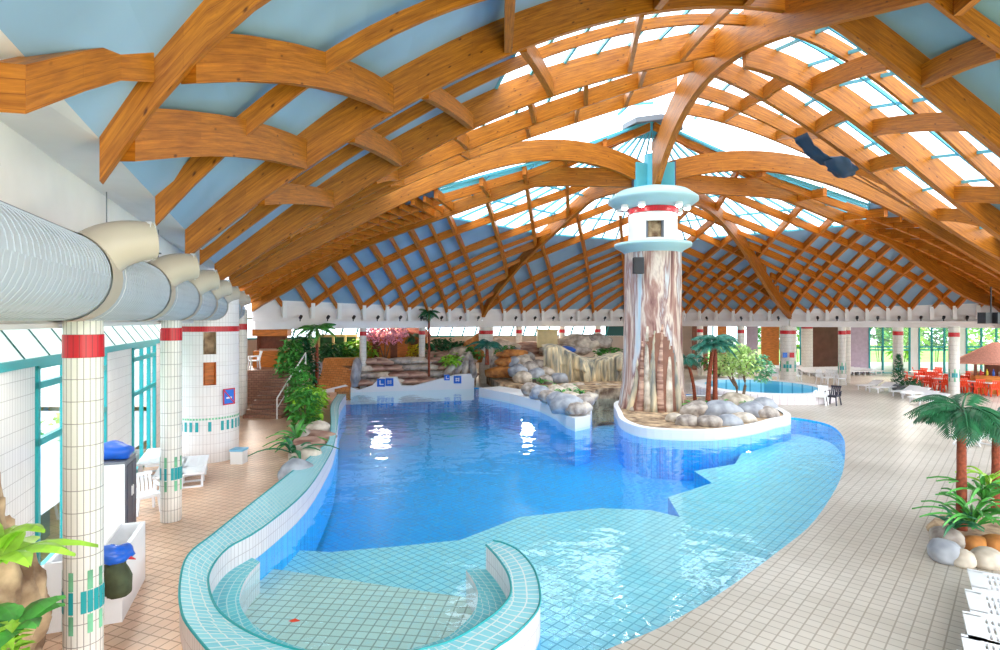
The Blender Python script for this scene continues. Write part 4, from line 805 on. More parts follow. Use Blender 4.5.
for i, (px, Y, w, d, h, z, m_, lab) in enumerate(((477, 42, 1.2, .8, 1.3, 2.2, 'rock_orange', 'orange pointed rock left of the fat far column'), (500, 42.6, 1.4, .8, .6, 2.4, 'rock_pale', 'pale flat rock behind the dark palm'), (530, 43, 1.5, .8, .7, 2.2, 'rock_red', 'reddish flat rock left of the yellow box'), (578, 43, 1.7, 1, .75, 2.7, 'rock_pale', 'big pale rock right of the yellow box'), (593, 43.2, 1.4, 1, .7, 2.8, 'rock', 'long grey rock sloping down right of the yellow box'), (562, 42.2, 1.8, .8, .5, 2.2, 'rock', 'low rock around the blue cover'), (440, 42, 1.6, .8, .7, 1.9, 'rock_red', 'reddish rock behind the layered slabs'), (460, 41.5, 1.0, .7, .6, 2.0, 'rock_pale', 'pale rock left of the fat far column'))):
    p = XY(px, Y); rock('rock', (p.x, p.y, z), (w, d, h), m_, 340 + i, lab, 'rock', rough=.25)
p = XY(547, 42.4); o = MB().box((0, 0, 0), (1.45, .8, 1.25), ry=.03).box((0, 0, .66), (1.6, .95, .1), ry=.03).build('yellow_box', 'cream'); o.location = (p.x, p.y, 3.1); tag(o, 'pale yellow box-like block standing on the rocks', 'box')
p = XY(565, 41.2); o = rock('blue_cover', (p.x, p.y, 2.35), (.8, .5, .28), 'blue', 360, 'bright blue cover lying in the rocks above the cliff', 'cover', rough=.2)
# water-worn cliff: lumps with flutes, one continuous mesh
bm = bmesh.new(); nx, nz_ = 110, 34; gridv = []
for i in range(nx + 1):
    col = []; f = i / nx; px = 543 + f * 84; Y0 = 37.6 + .5 * f; p = XY(px, Y0)
    top = 2.55 - .45 * f + .45 * math.sin(f * 7 + .6) * (1 - .5 * f)
    for j in range(nz_ + 1):
        g = j / nz_; z = -.4 + (top + .4) * min(1, g * 1.15); d = .9 * noise.noise(Vector((f * 9, 0, z * .25))) + .35 * noise.noise(Vector((f * 30, 3, z * .5))) + (.5 * max(0, noise.noise(Vector((f * 6, 9, 0)))) * (1 if g < .55 else -.8))
        back = 0 if g < .82 else (g - .82) / .18 * 2.2
        col.append(bm.verts.new((p.x, p.y - .2 + d + back - .35 * math.sin(min(1, g * 1.15) * 3.1), z)))
    gridv.append(col)
for i in range(nx):
    for j in range(nz_): bm.faces.new((gridv[i][j], gridv[i + 1][j], gridv[i + 1][j + 1], gridv[i][j + 1]))
o = bm_obj('waterfall_cliff', bm, 'cliff', None, True); tag(o, 'cream fluted rock cliff like a frozen waterfall left of the painted pier', 'cliff')
for i, (px, w, h) in enumerate(((575, .9, .6), (598, .5, .5), (610, .8, .5), (585, .5, .4))):
    p = G(px, 393.5, 0); rock('boulder', (p.x, p.y, .1), (w, .5, h), 'rock_pale', 370 + i, ('leftmost', 'third', 'rightmost', 'second')[i] + ' low pale boulder from the left at the water line under the fluted cliff', 'boulder', 'boulders under the cliff', rough=.2)
# ================================================================ DUCT WITH NOZZLES
DR = .44
t = empty('air_duct', LW(-2.2, 8, 4.94)); tag(t, 'large white spiral ventilation duct running along the left wall above the columns', 'duct'); off = -t.location
mb = MB(); pts = [LW(-2.2, -2 + i * .5, 4.94) + off for i in range(61)]; mb.tube(pts, DR, 40); mb.build('duct_pipe', 'duct', t, True)
mb = MB(); n = 3200
for i in range(0, 290):                                # seams of the spiral pipe
    p = LW(-2.2, -1.9 + i * .1, 4.94) + off; 
    ring = [p + (WN * math.cos(a) + Vector((0, 0, 1)) * math.sin(a)) * (DR + .004) + WD * .05 * a / 6.28 for a in [6.283 * k_ / 24 for k_ in range(25)]]
    mb.tube(ring, .004, 3, False)
mb.build('spiral_seam', 'duct', t)
def nozzle(Y, lab):
    c_ = LW(-2.2, Y, 4.94); t = empty('air_nozzle', c_); tag(t, lab, 'nozzle', 'air nozzles on the white duct')
    mb = MB(); ring = []
    for k_ in range(2): ring.append(k_)
    mb.tube([-WD * .2, WD * .2], DR + .02, 32, False); mb.build('strap', 'duct_beige', t, True)
    MB().tube([WD * .2, WD * .23], DR + .045, 32, False).build('flange', 'white', t, True)
    pts = smooth_path([Vector((0, 0, .1)) + WN * .1 + WD * .1, Vector((0, 0, .3)) + WN * .3 + WD * .14, Vector((0, 0, .4)) + WN * .5 + WD * .2, Vector((0, 0, .44)) + WN * .72 + WD * .3], 4)
    MB().tube(pts, [.3 - .008 * i for i in range(len(pts))], 20, False).build('elbow', 'duct_beige', t, True)
    e = pts[-1]; MB().tube([e - WN * .06, e + WN * .01], .215, 20, False).build('outlet_rim', 'white', t, True)
    MB().tube([e - WN * .12, e - WN * .11], .2, 16).build('outlet_throat', 'grey', t); return t
for i, Y in enumerate((5.9, 9.0, 12.1, 15.2, 18.3, 21.4, 24.5)):
    nozzle(Y, ('nearest', 'second', 'third', 'fourth', 'fifth', 'sixth', 'farthest')[i] + ' beige elbow nozzle on the white duct, counted from the gallery')
for i, Y in enumerate((5.2, 8.6, 12.2)):
    o = MB().bar((0, 0, 0), (0, 0, 1.3), .012).box((0, 0, .8), (.1, .05, .03)).build('hanger_rod', 'grey'); o.location = LW(-2.6, Y, 5.1) ; tag(o, ('nearest', 'second', 'third')[i] + ' thin hanger rod on the white wall above the duct', 'rod', 'duct hanger rods')
# ================================================================ LEFT COLUMNS AND TOWER
def patch_ring(r_, z0, z1, a_list, w): 
    mb = MB()
    for a in a_list: mb.lathe([(r_, z0), (r_, z1)], n=2, a0=a - w / 2, a1=a + w / 2)
    return mb
def column(loc, r_, H, lab, rb=4.18, tb=1.09, name='tiled_column', group=None, teal=True, k_=20, seg=28, rh=.14):
    t = empty(name, loc); tag(t, lab, 'column', group)
    MB().lathe([(r_, 0), (r_, H)], n=seg).build('shaft', 'column_tile', t, True)
    MB().lathe([(r_ + .008, rb - rh), (r_ + .008, rb + rh)], n=seg).build('red_band', 'red_tile', t, True)
    if teal:
        A = [6.283 * i / k_ for i in range(k_)]; w = 6.283 / k_ * .86
        patch_ring(r_ + .008, tb - .15, tb + .12, A[::1] if k_ > 24 else [a for i, a in enumerate(A) if i % 2 or i % 3 == 0], w).build('teal_tiles', 'teal_metal', t)
        if k_ < 30: patch_ring(r_ + .006, tb + .13, tb + .36, A[::3], w).build('mint_tiles', 'leaf_mint', t); patch_ring(r_ + .006, tb - .4, tb - .17, A[::3], w).build('mint_tiles', 'leaf_mint', t)
    return t
column((-5.17, 7.2, 0), .21, 4.5, 'nearest round white tiled column, with a red band and turquoise tiles')
column((-7.4, 13.05, 0), .215, 4.5, 'second round tiled column, standing between the white loungers')
column((-12.3, 27.5, 0), .3, 5.0, 'pink-white round column beyond the tower, left of the stairs', teal=False)
t = empty('tiled_tower', (-9.55, 19, 0)); tag(t, 'thick round white tiled tower with two niches and a red band', 'tower'); TR = .92
av = math.atan2(-19, 9.55) + .04
def ring_hole(mb, r_, z0, z1, holes):
    """cylinder wall with rectangular niches cut at angle av, half width hw"""
    zs = sorted(set([z0, z1] + [z for h in holes for z in h[:2]])); hw = holes[0][2]
    for a, b in zip(zs, zs[1:]):
        if any(abs(a - h[0]) < 1e-6 for h in holes): mb.lathe([(r_, a), (r_, b)], n=30, a0=av + hw, a1=av - hw + 2 * math.pi)
        else: mb.lathe([(r_, a), (r_, b)], n=30, a0=av + hw, a1=av - hw + 2 * math.pi); mb.lathe([(r_, a), (r_, b)], n=4, a0=av - hw, a1=av + hw)
HOL = [(2.45, 3.17, .2), (3.42, 4.12, .2)]
mb = MB(); ring_hole(mb, TR, 0, 5.3, HOL); mb.build('tower_wall', 'tower_tile', t, True)
for z0, z1, hw in HOL:
    mb = MB(); ri = TR - .28
    q = [Vector((r_ * math.cos(av + s_ * hw), r_ * math.sin(av + s_ * hw), z)) for r_ in (TR, ri) for s_ in (-1, 1) for z in (z0, z1)]
    mb.add(q, [(4, 6, 7, 5), (0, 4, 5, 1), (2, 3, 7, 6), (0, 2, 6, 4), (1, 5, 7, 3)]); mb.build('niche', 'orange_wood' if z0 < 3 else 'rock_brown', t)
MB().lathe([(TR + .01, 4.13), (TR + .01, 4.3)], n=40).build('red_band', 'red_tile', t, True)
patch_ring(TR + .01, 1.0, 1.3, [av - 1.6 + i * .2 for i in range(17) if i not in (7, 9)], .1).build('teal_tiles', 'teal_metal', t)
patch_ring(TR + .008, 1.36, 1.42, [av - 1.6 + i * .1 for i in range(33)], .07).build('mint_tiles', 'leaf_mint', t)
aa = av + .62; t = empty('prohibition_sign', (-9.55 + (TR + .03) * math.cos(aa), 19 + (TR + .03) * math.sin(aa), 2.05), aa + math.pi / 2); tag(t, 'blue sign with a red frame and red slash on the tiled tower', 'sign')
MB().box((0, 0, 0), (.42, .02, .5)).build('sign_board', 'sign_blue', t); mb = MB()
for c_, d_ in (((0, -.015, .24), (.44, .01, .035)), ((0, -.015, -.24), (.44, .01, .035)), ((-.2, -.015, 0), (.035, .01, .5)), ((.2, -.015, 0), (.035, .01, .5))): mb.box(c_, d_)
mb.box((0, -.016, 0), (.58, .01, .03), ry=.85); mb.build('red_frame', 'red', t); MB().box((0, -.014, -.04), (.2, .01, .05)).build('white_symbol', 'white', t)
# ================================================================ LEFT DECK FURNITURE
def sunbed(loc, rz, lab, group, back=0.0, sc=1, z=0):
    t = empty('sun_lounger', (loc[0], loc[1], z), rz); tag(t, lab, 'sun lounger', group); t.scale = (sc,) * 3 if not isinstance(sc, tuple) else sc
    def panel(L, W, nrow, ncol, first=.12):
        mb = MB(); mb.box((L / 2, W / 2 - .035, 0), (L, .07, .04)).box((L / 2, -W / 2 + .035, 0), (L, .07, .04)).box((first / 2, 0, 0), (first, W - .1, .04)).box((L - .04, 0, 0), (.08, W - .1, .04))
        n_ = ncol; sw = (L - first - .08) / n_
        for i in range(n_): mb.box((first + sw * (i + .3), 0, 0), (sw * .55, W - .12, .035))
        for yy in (-W / 6, W / 6): mb.box((first + (L - first) / 2, yy, -.005), (L - first, .035, .04))
        return mb
    o = panel(.72, .62, 1, 9, .16).build('backrest', 'plastic', t); o.location = (.0, 0, .34 + (.62 * math.sin(back))); o.rotation_euler = (0, back, 0)
    o = panel(1.2, .62, 1, 14, .05).build('seat_panel', 'plastic', t); o.location = (.72 * math.cos(back) + .01, 0, .34)
    for x0, x1 in ((.3, .1), (.45, .65), (1.45, 1.25), (1.5, 1.75)):
        mb = MB()
        for y in (-.26, .26): mb.bar((x0, y, .33), (x1, y, 0), .05, .035)
        mb.bar((x1, -.27, .02), (x1, .27, .02), .04, .04); mb.build('leg', 'plastic', t)
    return t
RB_ = [('white lounger at the lower right corner, nearest the gallery', 640), ('white lounger second from the bottom right corner', 615), ('white lounger third from the bottom right corner', 591), ('white lounger nearest the palm bed stones', 569)]
for i, (lab, py) in enumerate(RB_):
    p = G(957, py, .36); q = G(957, py + (24 if i == 0 else 23), .36); sunbed((p.x - .12, (p.y + q.y) / 2), -.6, lab, 'white loungers in the lower right corner', sc=(1.2, 1.38, 1.1))
p = G(957, 664, .36); sunbed((p.x - .05, p.y - .1), -.6, 'white lounger cut off by the lower right frame edge', 'white loungers in the lower right corner', sc=(1.2, 1.38, 1.1))
for i, (px, py, rz, z, lab) in enumerate(((168, 492, 1.98, 0, 'white slotted lounger in front, behind the second column'), (189, 489, 1.98, 0, 'white slotted lounger right of the second column'), (150, 478, 1.98, 0, 'white slotted lounger next to the window'),)):
    p = G(px, py); sunbed((p.x, p.y), rz, lab, 'white loungers by the left window', z=.0, sc=1.15)
    o = C.objects
def chair(name, loc, rz, m_, lab, group=None, sc=1, cat='chair'):
    t = empty(name, loc, rz); tag(t, lab, cat, group); t.scale = (sc,) * 3
    MB().box((0, 0, .42), (.46, .46, .045)).box((0, .2, .4), (.4, .05, .06)).build('seat', m_, t)
    mb = MB()
    for x in (-.17, -.085, 0, .085, .17): mb.bar((x, -.22, .44), (x, -.32, .82), .055, .025)
    mb.bar((-.22, -.32, .84), (.22, -.32, .84), .05, .07); mb.build('backrest', m_, t)
    for s_ in (-1, 1):
        MB().bar((s_ * .25, -.27, .64), (s_ * .25, .22, .62), .05, .03).build('armrest', m_, t)
        for y, l in ((.2, .62), (-.22, .62)): MB().bar((s_ * .2, y * .9, .42), (s_ * .25, y * 1.1, 0), .05, .05).bar((s_ * .23, y, .42), (s_ * .25, y, l), .04).build('leg', m_, t)
    return t
p = G(146, 512); chair('plastic_chair', (p.x, p.y, 0), -2.3, 'plastic', 'white plastic armchair between the grey cabinet and the second column')
t = empty('small_bin', G(239, 463)); tag(t, 'small white box with a light blue top on the deck by the tower', 'box'); MB().box((0, 0, .2), (.38, .38, .4)).build('body', 'white', t); MB().box((0, 0, .43), (.42, .42, .06)).build('lid', 'lightblue', t)
t = empty('grey_cabinet', (-8.05, 12.2, 0), WA); tag(t, 'grey upright bin cabinet with dark doors beside the nearest column', 'cabinet'); MB().box((0, 0, .8), (.85, .5, 1.6)).build('body', 'grey', t)
for x in (-.2, .2): o = MB().box((x, -.26, .8), (.36, .02, 1.4)).build('door', 'darkgrey', t); MB().box((x * .3, -.28, .9), (.02, .02, .2)).build('handle', 'white', o)
MB().box((-.44, 0, .8), (.02, .46, 1.5)).build('white_panel', 'plastic', t)
o = rock('blue_bag', (-8.1, 12.1, 1.74), (.42, .28, .2), 'blue', 401, 'bright blue bag lying on top of the grey cabinet', 'bag', rough=.3)
t = empty('towel_cart', (-6.35, 9.2, 0), WA); tag(t, 'white open cart box with a slanted top behind the nearest column', 'cart')
mb = MB(); mb.box((0, .45, .5), (1.5, .06, 1.0)).box((0, -.45, .5), (1.5, .06, 1.0)).box((-.75, 0, .5), (.06, .96, 1.0)).box((.75, 0, .5), (.06, .96, 1.0)).box((0, 0, .35), (1.5, .9, .06)); mb.build('body', 'plastic', t)
MB().box((0, 0, 1.03), (1.56, .3, .04)).build('lid_board', 'white', t)
o = rock('jacket', (-5.62, 8.5, .72), (.17, .2, .42), 'olive', 403, 'dark olive jacket hanging over the white cart', 'jacket', rough=.35)
o = rock('blue_cloth', (-5.6, 8.42, 1.1), (.24, .2, .11), 'blue', 404, 'blue cloth with a red tip on the dark jacket', 'cloth', rough=.35); o2 = MB().tube([(.12, 0, -.02), (.3, .02, -.08)], [.05, .005], 6).build('red_tip', 'red', o)
t = empty('storage_box', (-6.95, 8.1, 0), WA); tag(t, 'low beige box between the rock and the nearest column', 'box'); MB().box((0, 0, .4), (.9, .7, .8)).build('body', 'duct_beige', t); MB().box((0, 0, .82), (.95, .75, .05)).build('lid', 'plastic', t)
# rock pillar with big-leaved plants, lower left
o = rock('rock_pillar', (-5.5, 5.9, 1.25), (.62, .6, 1.75), 'rock_brown', 410, 'rough brown artificial rock at the lower left edge of the picture', 'rock', sub=6, rough=.34)
bmh = None
p = Vector((-4.55, 5.55, 1.9))
for i, (x, y, z, L, n_, m_, lab) in enumerate(((-4.72, 5.5, 2.3, .75, 8, 'leaf_bright', 'big glossy green leaves reaching over the brown rock'), (-4.5, 5.4, 1.7, .5, 9, 'leaf', 'dark leaved plant growing on the side of the brown rock'), (-4.45, 5.3, 1.15, .38, 9, 'leaf_dark', 'small dark leaves low beside the brown rock'))):
    broad('leafy_plant', (x, y, z - .1), n_, L * .85, .27, m_, 420 + i, lab, cat='plant')
o = leafset(420, (0, 0, .75), (.16, .16, .85), .17, 430).build('hanging_vine', 'leaf_bright'); o.location = (-4.42, 5.2, .2); tag(o, 'yellow-green vine hanging down beside the brown rock', 'vine')
# ================================================================ STAIRS AND FAR LEFT CORNER
t = empty('staircase', XY(262, 26.5)); tag(t, 'brown tiled stairs climbing away between the tower and the shrubs', 'stairs'); mb = MB(); w = 1.75
for i in range(11): mb.box((0, .17 + i * .36, (i + 1) * .085), (w, .36, (i + 1) * .17))
mb.build('steps', 'brown_tile', t)
t = empty('stair_rail', XY(277, 26.3)); tag(t, 'pale metal handrail on the right of the brown stairs', 'handrail'); mb = MB(); mb.bar((0, 0, .95), (0, 3.9, 2.8), .05); mb.bar((0, 0, .5), (0, 3.9, 2.35), .03); mb.build('rail', 'white', t)
for i in range(4): MB().bar((0, i * 1.3, i * .58), (0, i * 1.3, .95 + i * .6), .05).build('post', 'white', t)
o = MB().box((0, 1.5, .93), (4.4, 3, 1.86)).build('landing', 'brown_tile'); p = XY(262, 30.5); o.location = (p.x - .8, p.y, 0); tag(o, 'raised landing at the top of the brown stairs', 'landing')
p = XY(254, 31); chair('plastic_chair', (p.x, p.y, 1.87), 2.2, 'plastic', 'white plastic chair on the landing above the stairs', sc=1.1)
t = empty('wooden_counter', XY(270, 32.8, 1.86)); tag(t, 'orange wooden counter hut above the stairs', 'counter'); MB().box((0, 0, .45), (1.6, .8, .9)).build('counter', 'orange_wood', t); MB().box((0, .3, 2.0), (2.0, .7, .55)).build('fascia_board', 'orange_wood', t); MB().box((0, .5, 1.4), (1.6, .05, .8)).build('back_panel', 'dark_wood', t)
for s_ in (-1, 1): MB().box((s_ * .8, .3, 1.3), (.1, .1, 1.0)).build('post', 'dark_wood', t)
# huts behind the rock wall
for i, (px, Y, w, lab) in enumerate(((390, 43.2, 2.9, 'larger orange wooden hut behind the pink blossom'), (411, 44, 2.6, 'smaller orange wooden hut with a brown sloping roof'))):
    t = empty('wooden_hut', XY(px, Y, 1.4)); tag(t, lab, 'hut'); MB().box((0, 0, .95), (w, 1.6, 1.9)).build('walls', 'orange_wood', t)
    mb = MB(); mb.add([(-w / 2 - .2, -1, 1.85), (w / 2 + .2, -1, 1.85), (w / 2 - .3, .3, 2.5), (-w / 2 + .3, .3, 2.5)], [(0, 1, 2, 3)]); mb.add([(-w / 2 - .2, 1, 1.85), (w / 2 + .2, 1, 1.85), (w / 2 - .3, .3, 2.5), (-w / 2 + .3, .3, 2.5)], [(0, 1, 2, 3)]); mb.build('roof', 'thatch', t)
    for k_ in (-.3, .15): MB().box((w * k_, -.81, .95), (.5, .04, 1.4)).build('door_panel', 'dark_wood', t)
for i, (px, Y, w) in enumerate(((326, 44, 1.1), (338, 44.3, 1.1), (350, 44.6, 1.1))):
    t = empty('garden_door', XY(px, Y, 1.0)); tag(t, ('left', 'middle', 'right')[i] + ' yellow-framed doorway behind the orange slide', 'door'); MB().box((-w / 2, 0, 1.1), (.16, .15, 2.3)).build('jamb', 'cream', t); MB().box((w / 2, 0, 1.1), (.16, .15, 2.3)).build('jamb', 'cream', t); MB().box((0, 0, 2.3), (w, .15, .2)).build('lintel', 'cream', t); MB().box((0, .1, 1.1), (w, .04, 2.2)).build('leaf_panel', 'leaf_dark', t)
# columns under the far ring beam
for i, (px, Y, r_, lab) in enumerate(((363, 37.6, .22, 'slim red-banded column behind the yellow-green bush'), (422, 40, .22, 'slim red-banded column beside the tall thin palm'), (486, 41.6, .52, 'fat red-banded column behind the dark palm'), (519, 44.0, .24, 'slim red-banded column left of the yellow box'), (562, 46.0, .24, 'slim red-banded column above the blue cover'), (598, 47.6, .24, 'slim red-banded column just left of the painted pier'),
                                     (700, 47.4, .24, 'slim red-banded column right of the painted pier'), (741, 44.4, .24, 'slim red-banded column behind the pale leafy tree'), (788, 42, .55, 'fat red-banded column behind the whirlpool'), (842, 40.2, .24, 'slim red-banded column left of the far right windows'), (898, 38.6, .3, 'red-banded column behind the potted conifer'), (954, 34.9, .28, 'red-banded column beside the hipped kiosk roof'))):
    p = XY(px, Y); column((p.x, p.y, 0), r_, 4.1, lab, 3.62, 1.2, seg=20, k_=18, rh=.13, teal=px > 690)
p = XY(847.5, 41.5); column((p.x, p.y, 0), .2, 4.3, 'plain pale column right beside the slim red-banded one, left of the far windows', 3.62, seg=16, teal=False)
p = XY(807, 50); column((p.x, p.y, 0), .45, 4.6, 'plain fat column in the room behind the whirlpool', 3.9, seg=16, teal=False)
for i, (px, m_) in enumerate(((785, 'sign_blue'), (792, 'red'))):
    p = XY(px, 41.35); o = MB().box((0, 0, 0), (.32, .03, .36)).box((0, -.02, .03), (.16, .01, .08)).build('column_sign', m_); o.location = (p.x, p.y, 2.0); tag(o, ('blue', 'red')[i] + ' square sign on the fat column behind the whirlpool', 'sign')
# ================================================================ FAR RIGHT
for i, (px, w, m_, lab) in enumerate(((700, 1.4, 'dark_wood', 'dark brown screen panel right of the painted pier'), (722, .8, 'orange_wood', 'narrow orange timber panel behind the tree'), (752, 1.0, 'purple_tile', 'mauve wall panel behind the whirlpool'), (770, 1.6, 'orange_wood', 'orange timber panel left of the fat column'), (826, 4.4, 'brown_wall', 'wide dark red-brown panel of the far lounge'))):
    p = XY(px, 52.5); t = empty('screen_panel', (p.x, p.y, 0)); tag(t, lab, 'panel'); MB().box((0, 0, 2.3), (w, .12, 4.5)).build('board', m_, t); MB().box((0, -.08, .1), (w, .05, .2)).build('plinth', 'dark_wood', t)
p = XY(718, 46); shrub('leafy_shrub', (p.x, p.y, 0), (1.2, .8, 1.0), 240, .4, 'leaf', 450, 'green plants behind the island palms, before the far windows')
def bed_far(loc, rz, lab, group, m_='plastic', name='sun_lounger'):
    t = empty(name, loc, rz); tag(t, lab, 'sun lounger', group); mb = MB(); mb.box((.55, 0, .32), (1.3, .6, .05)); mb.build('seat_panel', m_, t)
    o = MB().box((-.33, 0, 0), (.68, .6, .05)).build('backrest', m_, t); o.location = (-.08, 0, .34); o.rotation_euler = (0, .35, 0)
    for x in (-.1, 1.0):
        for y in (-.25, .25): MB().box((x, y, .15), (.06, .05, .3)).build('leg', m_, t)
    return t
for i in range(13):
    p = XY(806 + i * 5.4, 47.3 + .12 * i); bed_far((p.x, p.y, 0), -1.57, ORD[i] + ' distant lounger from the left in the row before the far windows', 'distant lounger row under the far right ring beam')
for i in range(9):
    p = XY(762 + i * 5.0, 49.5); bed_far((p.x, p.y, 0), -1.57, ORD[i] + ' distant lounger from the left in the room behind the whirlpool', 'loungers in the room behind the whirlpool')
FR = [(872, 389.5, 'white lounger on the far right deck, leftmost of the group'), (884, 392, 'second white lounger from the left on the far right deck'), (897, 391, 'white lounger before the potted conifer'), (908, 396, 'white lounger right of the conifer, low backrest'), (918, 398, 'fifth white lounger from the left on the far right deck'), (926, 402, 'white lounger second from the right on the far right deck'), (936, 405, 'white lounger nearest the dark palm fronds on the far right deck')]
for i, (px, py, lab) in enumerate(FR):
    p = G(px, py); bed_far((p.x, p.y, 0), math.radians(205), lab, 'white loungers on the far right deck')
for i, (px, py, m_, rz, lab) in enumerate(((821, 405, 'plastic', 2.4, 'white armchair left of the dark one by the whirlpool'), (833, 405, 'plastic_dark', 2.2, 'dark armchair at the right end of the whirlpool'), (774, 382, 'plastic', 2.6, 'white armchair left of the fat column'), (796, 382, 'plastic', 3, 'white armchair right of the fat column'), (822, 384, 'plastic', 3.3, 'white armchair, first of three behind the whirlpool'), (831, 384, 'plastic', 2.9, 'white armchair, middle of three behind the whirlpool'), (840, 385, 'plastic', 3.2, 'white armchair, last of three behind the whirlpool'))):
    p = G(px, py); chair('plastic_chair', (p.x, p.y, 0), rz, m_, lab, sc=1.15)
p = XY(898.5, 36.5); t = empty('potted_conifer', p); tag(t, 'narrow cone-shaped dark conifer in a pot before the windows', 'conifer'); MB().lathe([(.01, 0), (.3, 0), (.38, .45), (.33, .45)], n=14).build('pot', 'rock_grey', t)
mb = MB(); r_ = random.Random(5)
for k_ in range(420): f = r_.random(); a = r_.uniform(0, 6.28); rad_ = .42 * (1 - f) ** .8 * r_.uniform(.6, 1.05) + .03; q = Vector((rad_ * math.cos(a), rad_ * math.sin(a), .45 + 1.85 * f)); d = Vector((math.cos(a), math.sin(a), .8)).normalized() * .18; s_ = Vector((-math.sin(a), math.cos(a), 0)) * .05; mb.add([q - s_, q + s_, q + d], [(0, 1, 2)])
mb.build('foliage', 'leaf_dark', t)
p = XY(912, 35.5); t = shrub('round_bush', (p.x, p.y, 0), (.55, .5, .5), 220, .22, 'leaf_dark', 460, 'round dark bush in a planter beside the conifer', 'bush')
MB().lathe([(.01, 0), (.4, 0), (.45, .3), (.01, .3)], n=14).build('planter', 'rock', t)
i = 0
where = ('beside the conifer planter', 'in the middle of the terrace', 'in front of the kiosk counter', 'behind the dark palm', 'at the right edge of the picture')
for gx, (px, py) in enumerate(((916, 382), (931, 381), (946, 385), (962, 386), (978, 387), (992, 389), (923, 387), (940, 390), (955, 392), (972, 393), (988, 395))):
    p = G(px, py); t = empty('cafe_table', p); TW = ORD[gx if gx < 6 else gx - 6] + ' table from the left, ' + ('back row' if gx < 6 else 'front row'); tag(t, 'round white cafe table, ' + TW, 'table', 'cafe tables among the red chairs')
    MB().lathe([(.01, .72), (.42, .72), (.42, .75), (.01, .75)], n=18).build('table_top', 'white', t); MB().lathe([(.04, .03), (.04, .72)], n=8).lathe([(.01, .0), (.24, 0), (.24, .03), (.01, .03)], n=12).build('pedestal', 'grey', t)
    for a, sd_ in ((.5, 'right'), (2.5, 'left'), (4.4, 'near')): chair('red_chair', (p.x + .75 * math.cos(a), p.y + .75 * math.sin(a), 0), a + math.pi / 2, 'orange_red', 'orange-red armchair on the ' + sd_ + ' side of the ' + TW, 'orange-red cafe chairs', 1.1)
KM = Matrix.Translation((32, 36, 0)) @ Matrix.Rotation(-.7, 4, 'Z'); t = empty('kiosk', (32, 36, 0), -.7); tag(t, 'kiosk with a pinkish-brown hipped roof and wooden counter at the right edge', 'kiosk')
mb = MB(); e = 2.8; mb.add([(-e, -e, 1.95), (e, -e, 1.95), (e, e, 1.95), (-e, e, 1.95), (-1.1, 0, 3.1), (1.1, 0, 3.1)], [(0, 1, 5, 4), (1, 2, 5), (2, 3, 4, 5), (3, 0, 4)]); mb.add([(-e, -e, 1.95), (e, -e, 1.95), (e, -e, 1.82), (-e, -e, 1.82), (-e, e, 1.95), (-e, e, 1.82)], [(0, 1, 2, 3), (4, 0, 3, 5)]); mb.build('roof', 'thatch', t)
mb = MB(); mb.box((0, -1.9, .55), (3.8, .5, 1.1)).box((-1.9, 0, .55), (.5, 3.8, 1.1)); mb.build('counter', 'orange_wood', t)
for x in (-1.9, -.7, .7, 1.9): MB().box((x, -1.9, 1.5), (.16, .16, .9)).build('post', 'dark_wood', t)
MB().box((0, 1.2, 1.0), (3, .2, 1.9)).build('back_wall', 'brown_wall', t)
rb_ = random.Random(7)
for k_ in range(12):
    o = MB().lathe([(.01, 0), (.05, 0), (.05, .2), (.02, .27), (.02, .34), (.01, .34)], n=8).build('bottle', ('red', 'yellow_flower', 'blue', 'plastic', 'leaf', 'blossom')[k_ % 6]); o.scale = (1.2,) * 3; o.location = KM @ Vector((-1.65 + k_ * .3, -1.9 if k_ % 2 else -1.8, 1.1)); tag(o, ('red', 'yellow', 'blue', 'white', 'green', 'pink')[k_ % 6] + ' bottle standing on the kiosk counter, ' + ('left' if k_ < 6 else 'right') + ' half', 'bottle', 'bottles on the kiosk counter')
t = empty('pendant_speaker', D(991, 318, 26)); tag(t, 'cluster of two black loudspeakers hanging below the roof at the right edge', 'loudspeaker')
for x in (-.28, .25): MB().box((x, 0, .0), (.4, .35, .5), .3).build('speaker_box', 'dark', t)
MB().bar((0, 0, .2), (0, 0, 1.4), .04).build('rod', 'dark', t)
# tree palm bed on the right
p = G(968, 545); palm('palm', (9.35, 11.75, .25), 2.42, .085, 1.05, .42, 17, 'leaf_dark', 21, 'dark green palm with a red-brown trunk rising from the stone bed at right', droop=.85)
palm('palm', (11.2, 13.1, .2), 2.1, .08, .95, .36, 12, 'leaf_blue', 22, 'second palm half cut off by the right frame edge', droop=.8)
for i, (x, y, z, L, n_, m_, lab) in enumerate(((9.3, 11.4, .4, 1.05, 30, 'leaf', 'dense bright leafy plant at the foot of the dark palm'), (9.75, 11.7, .8, .95, 22, 'leaf', 'upright fresh green plant right of the palm trunk'), (8.95, 11.4, .4, .6, 14, 'leaf_dark', 'lower dark green plant leaning over the stones at left'), (10.2, 12.1, 1.0, .7, 14, 'leaf_bright', 'light green plant at the right frame edge'))):
    broad('leafy_plant', (x, y, z), n_, L, .09, m_, 500 + i, lab)
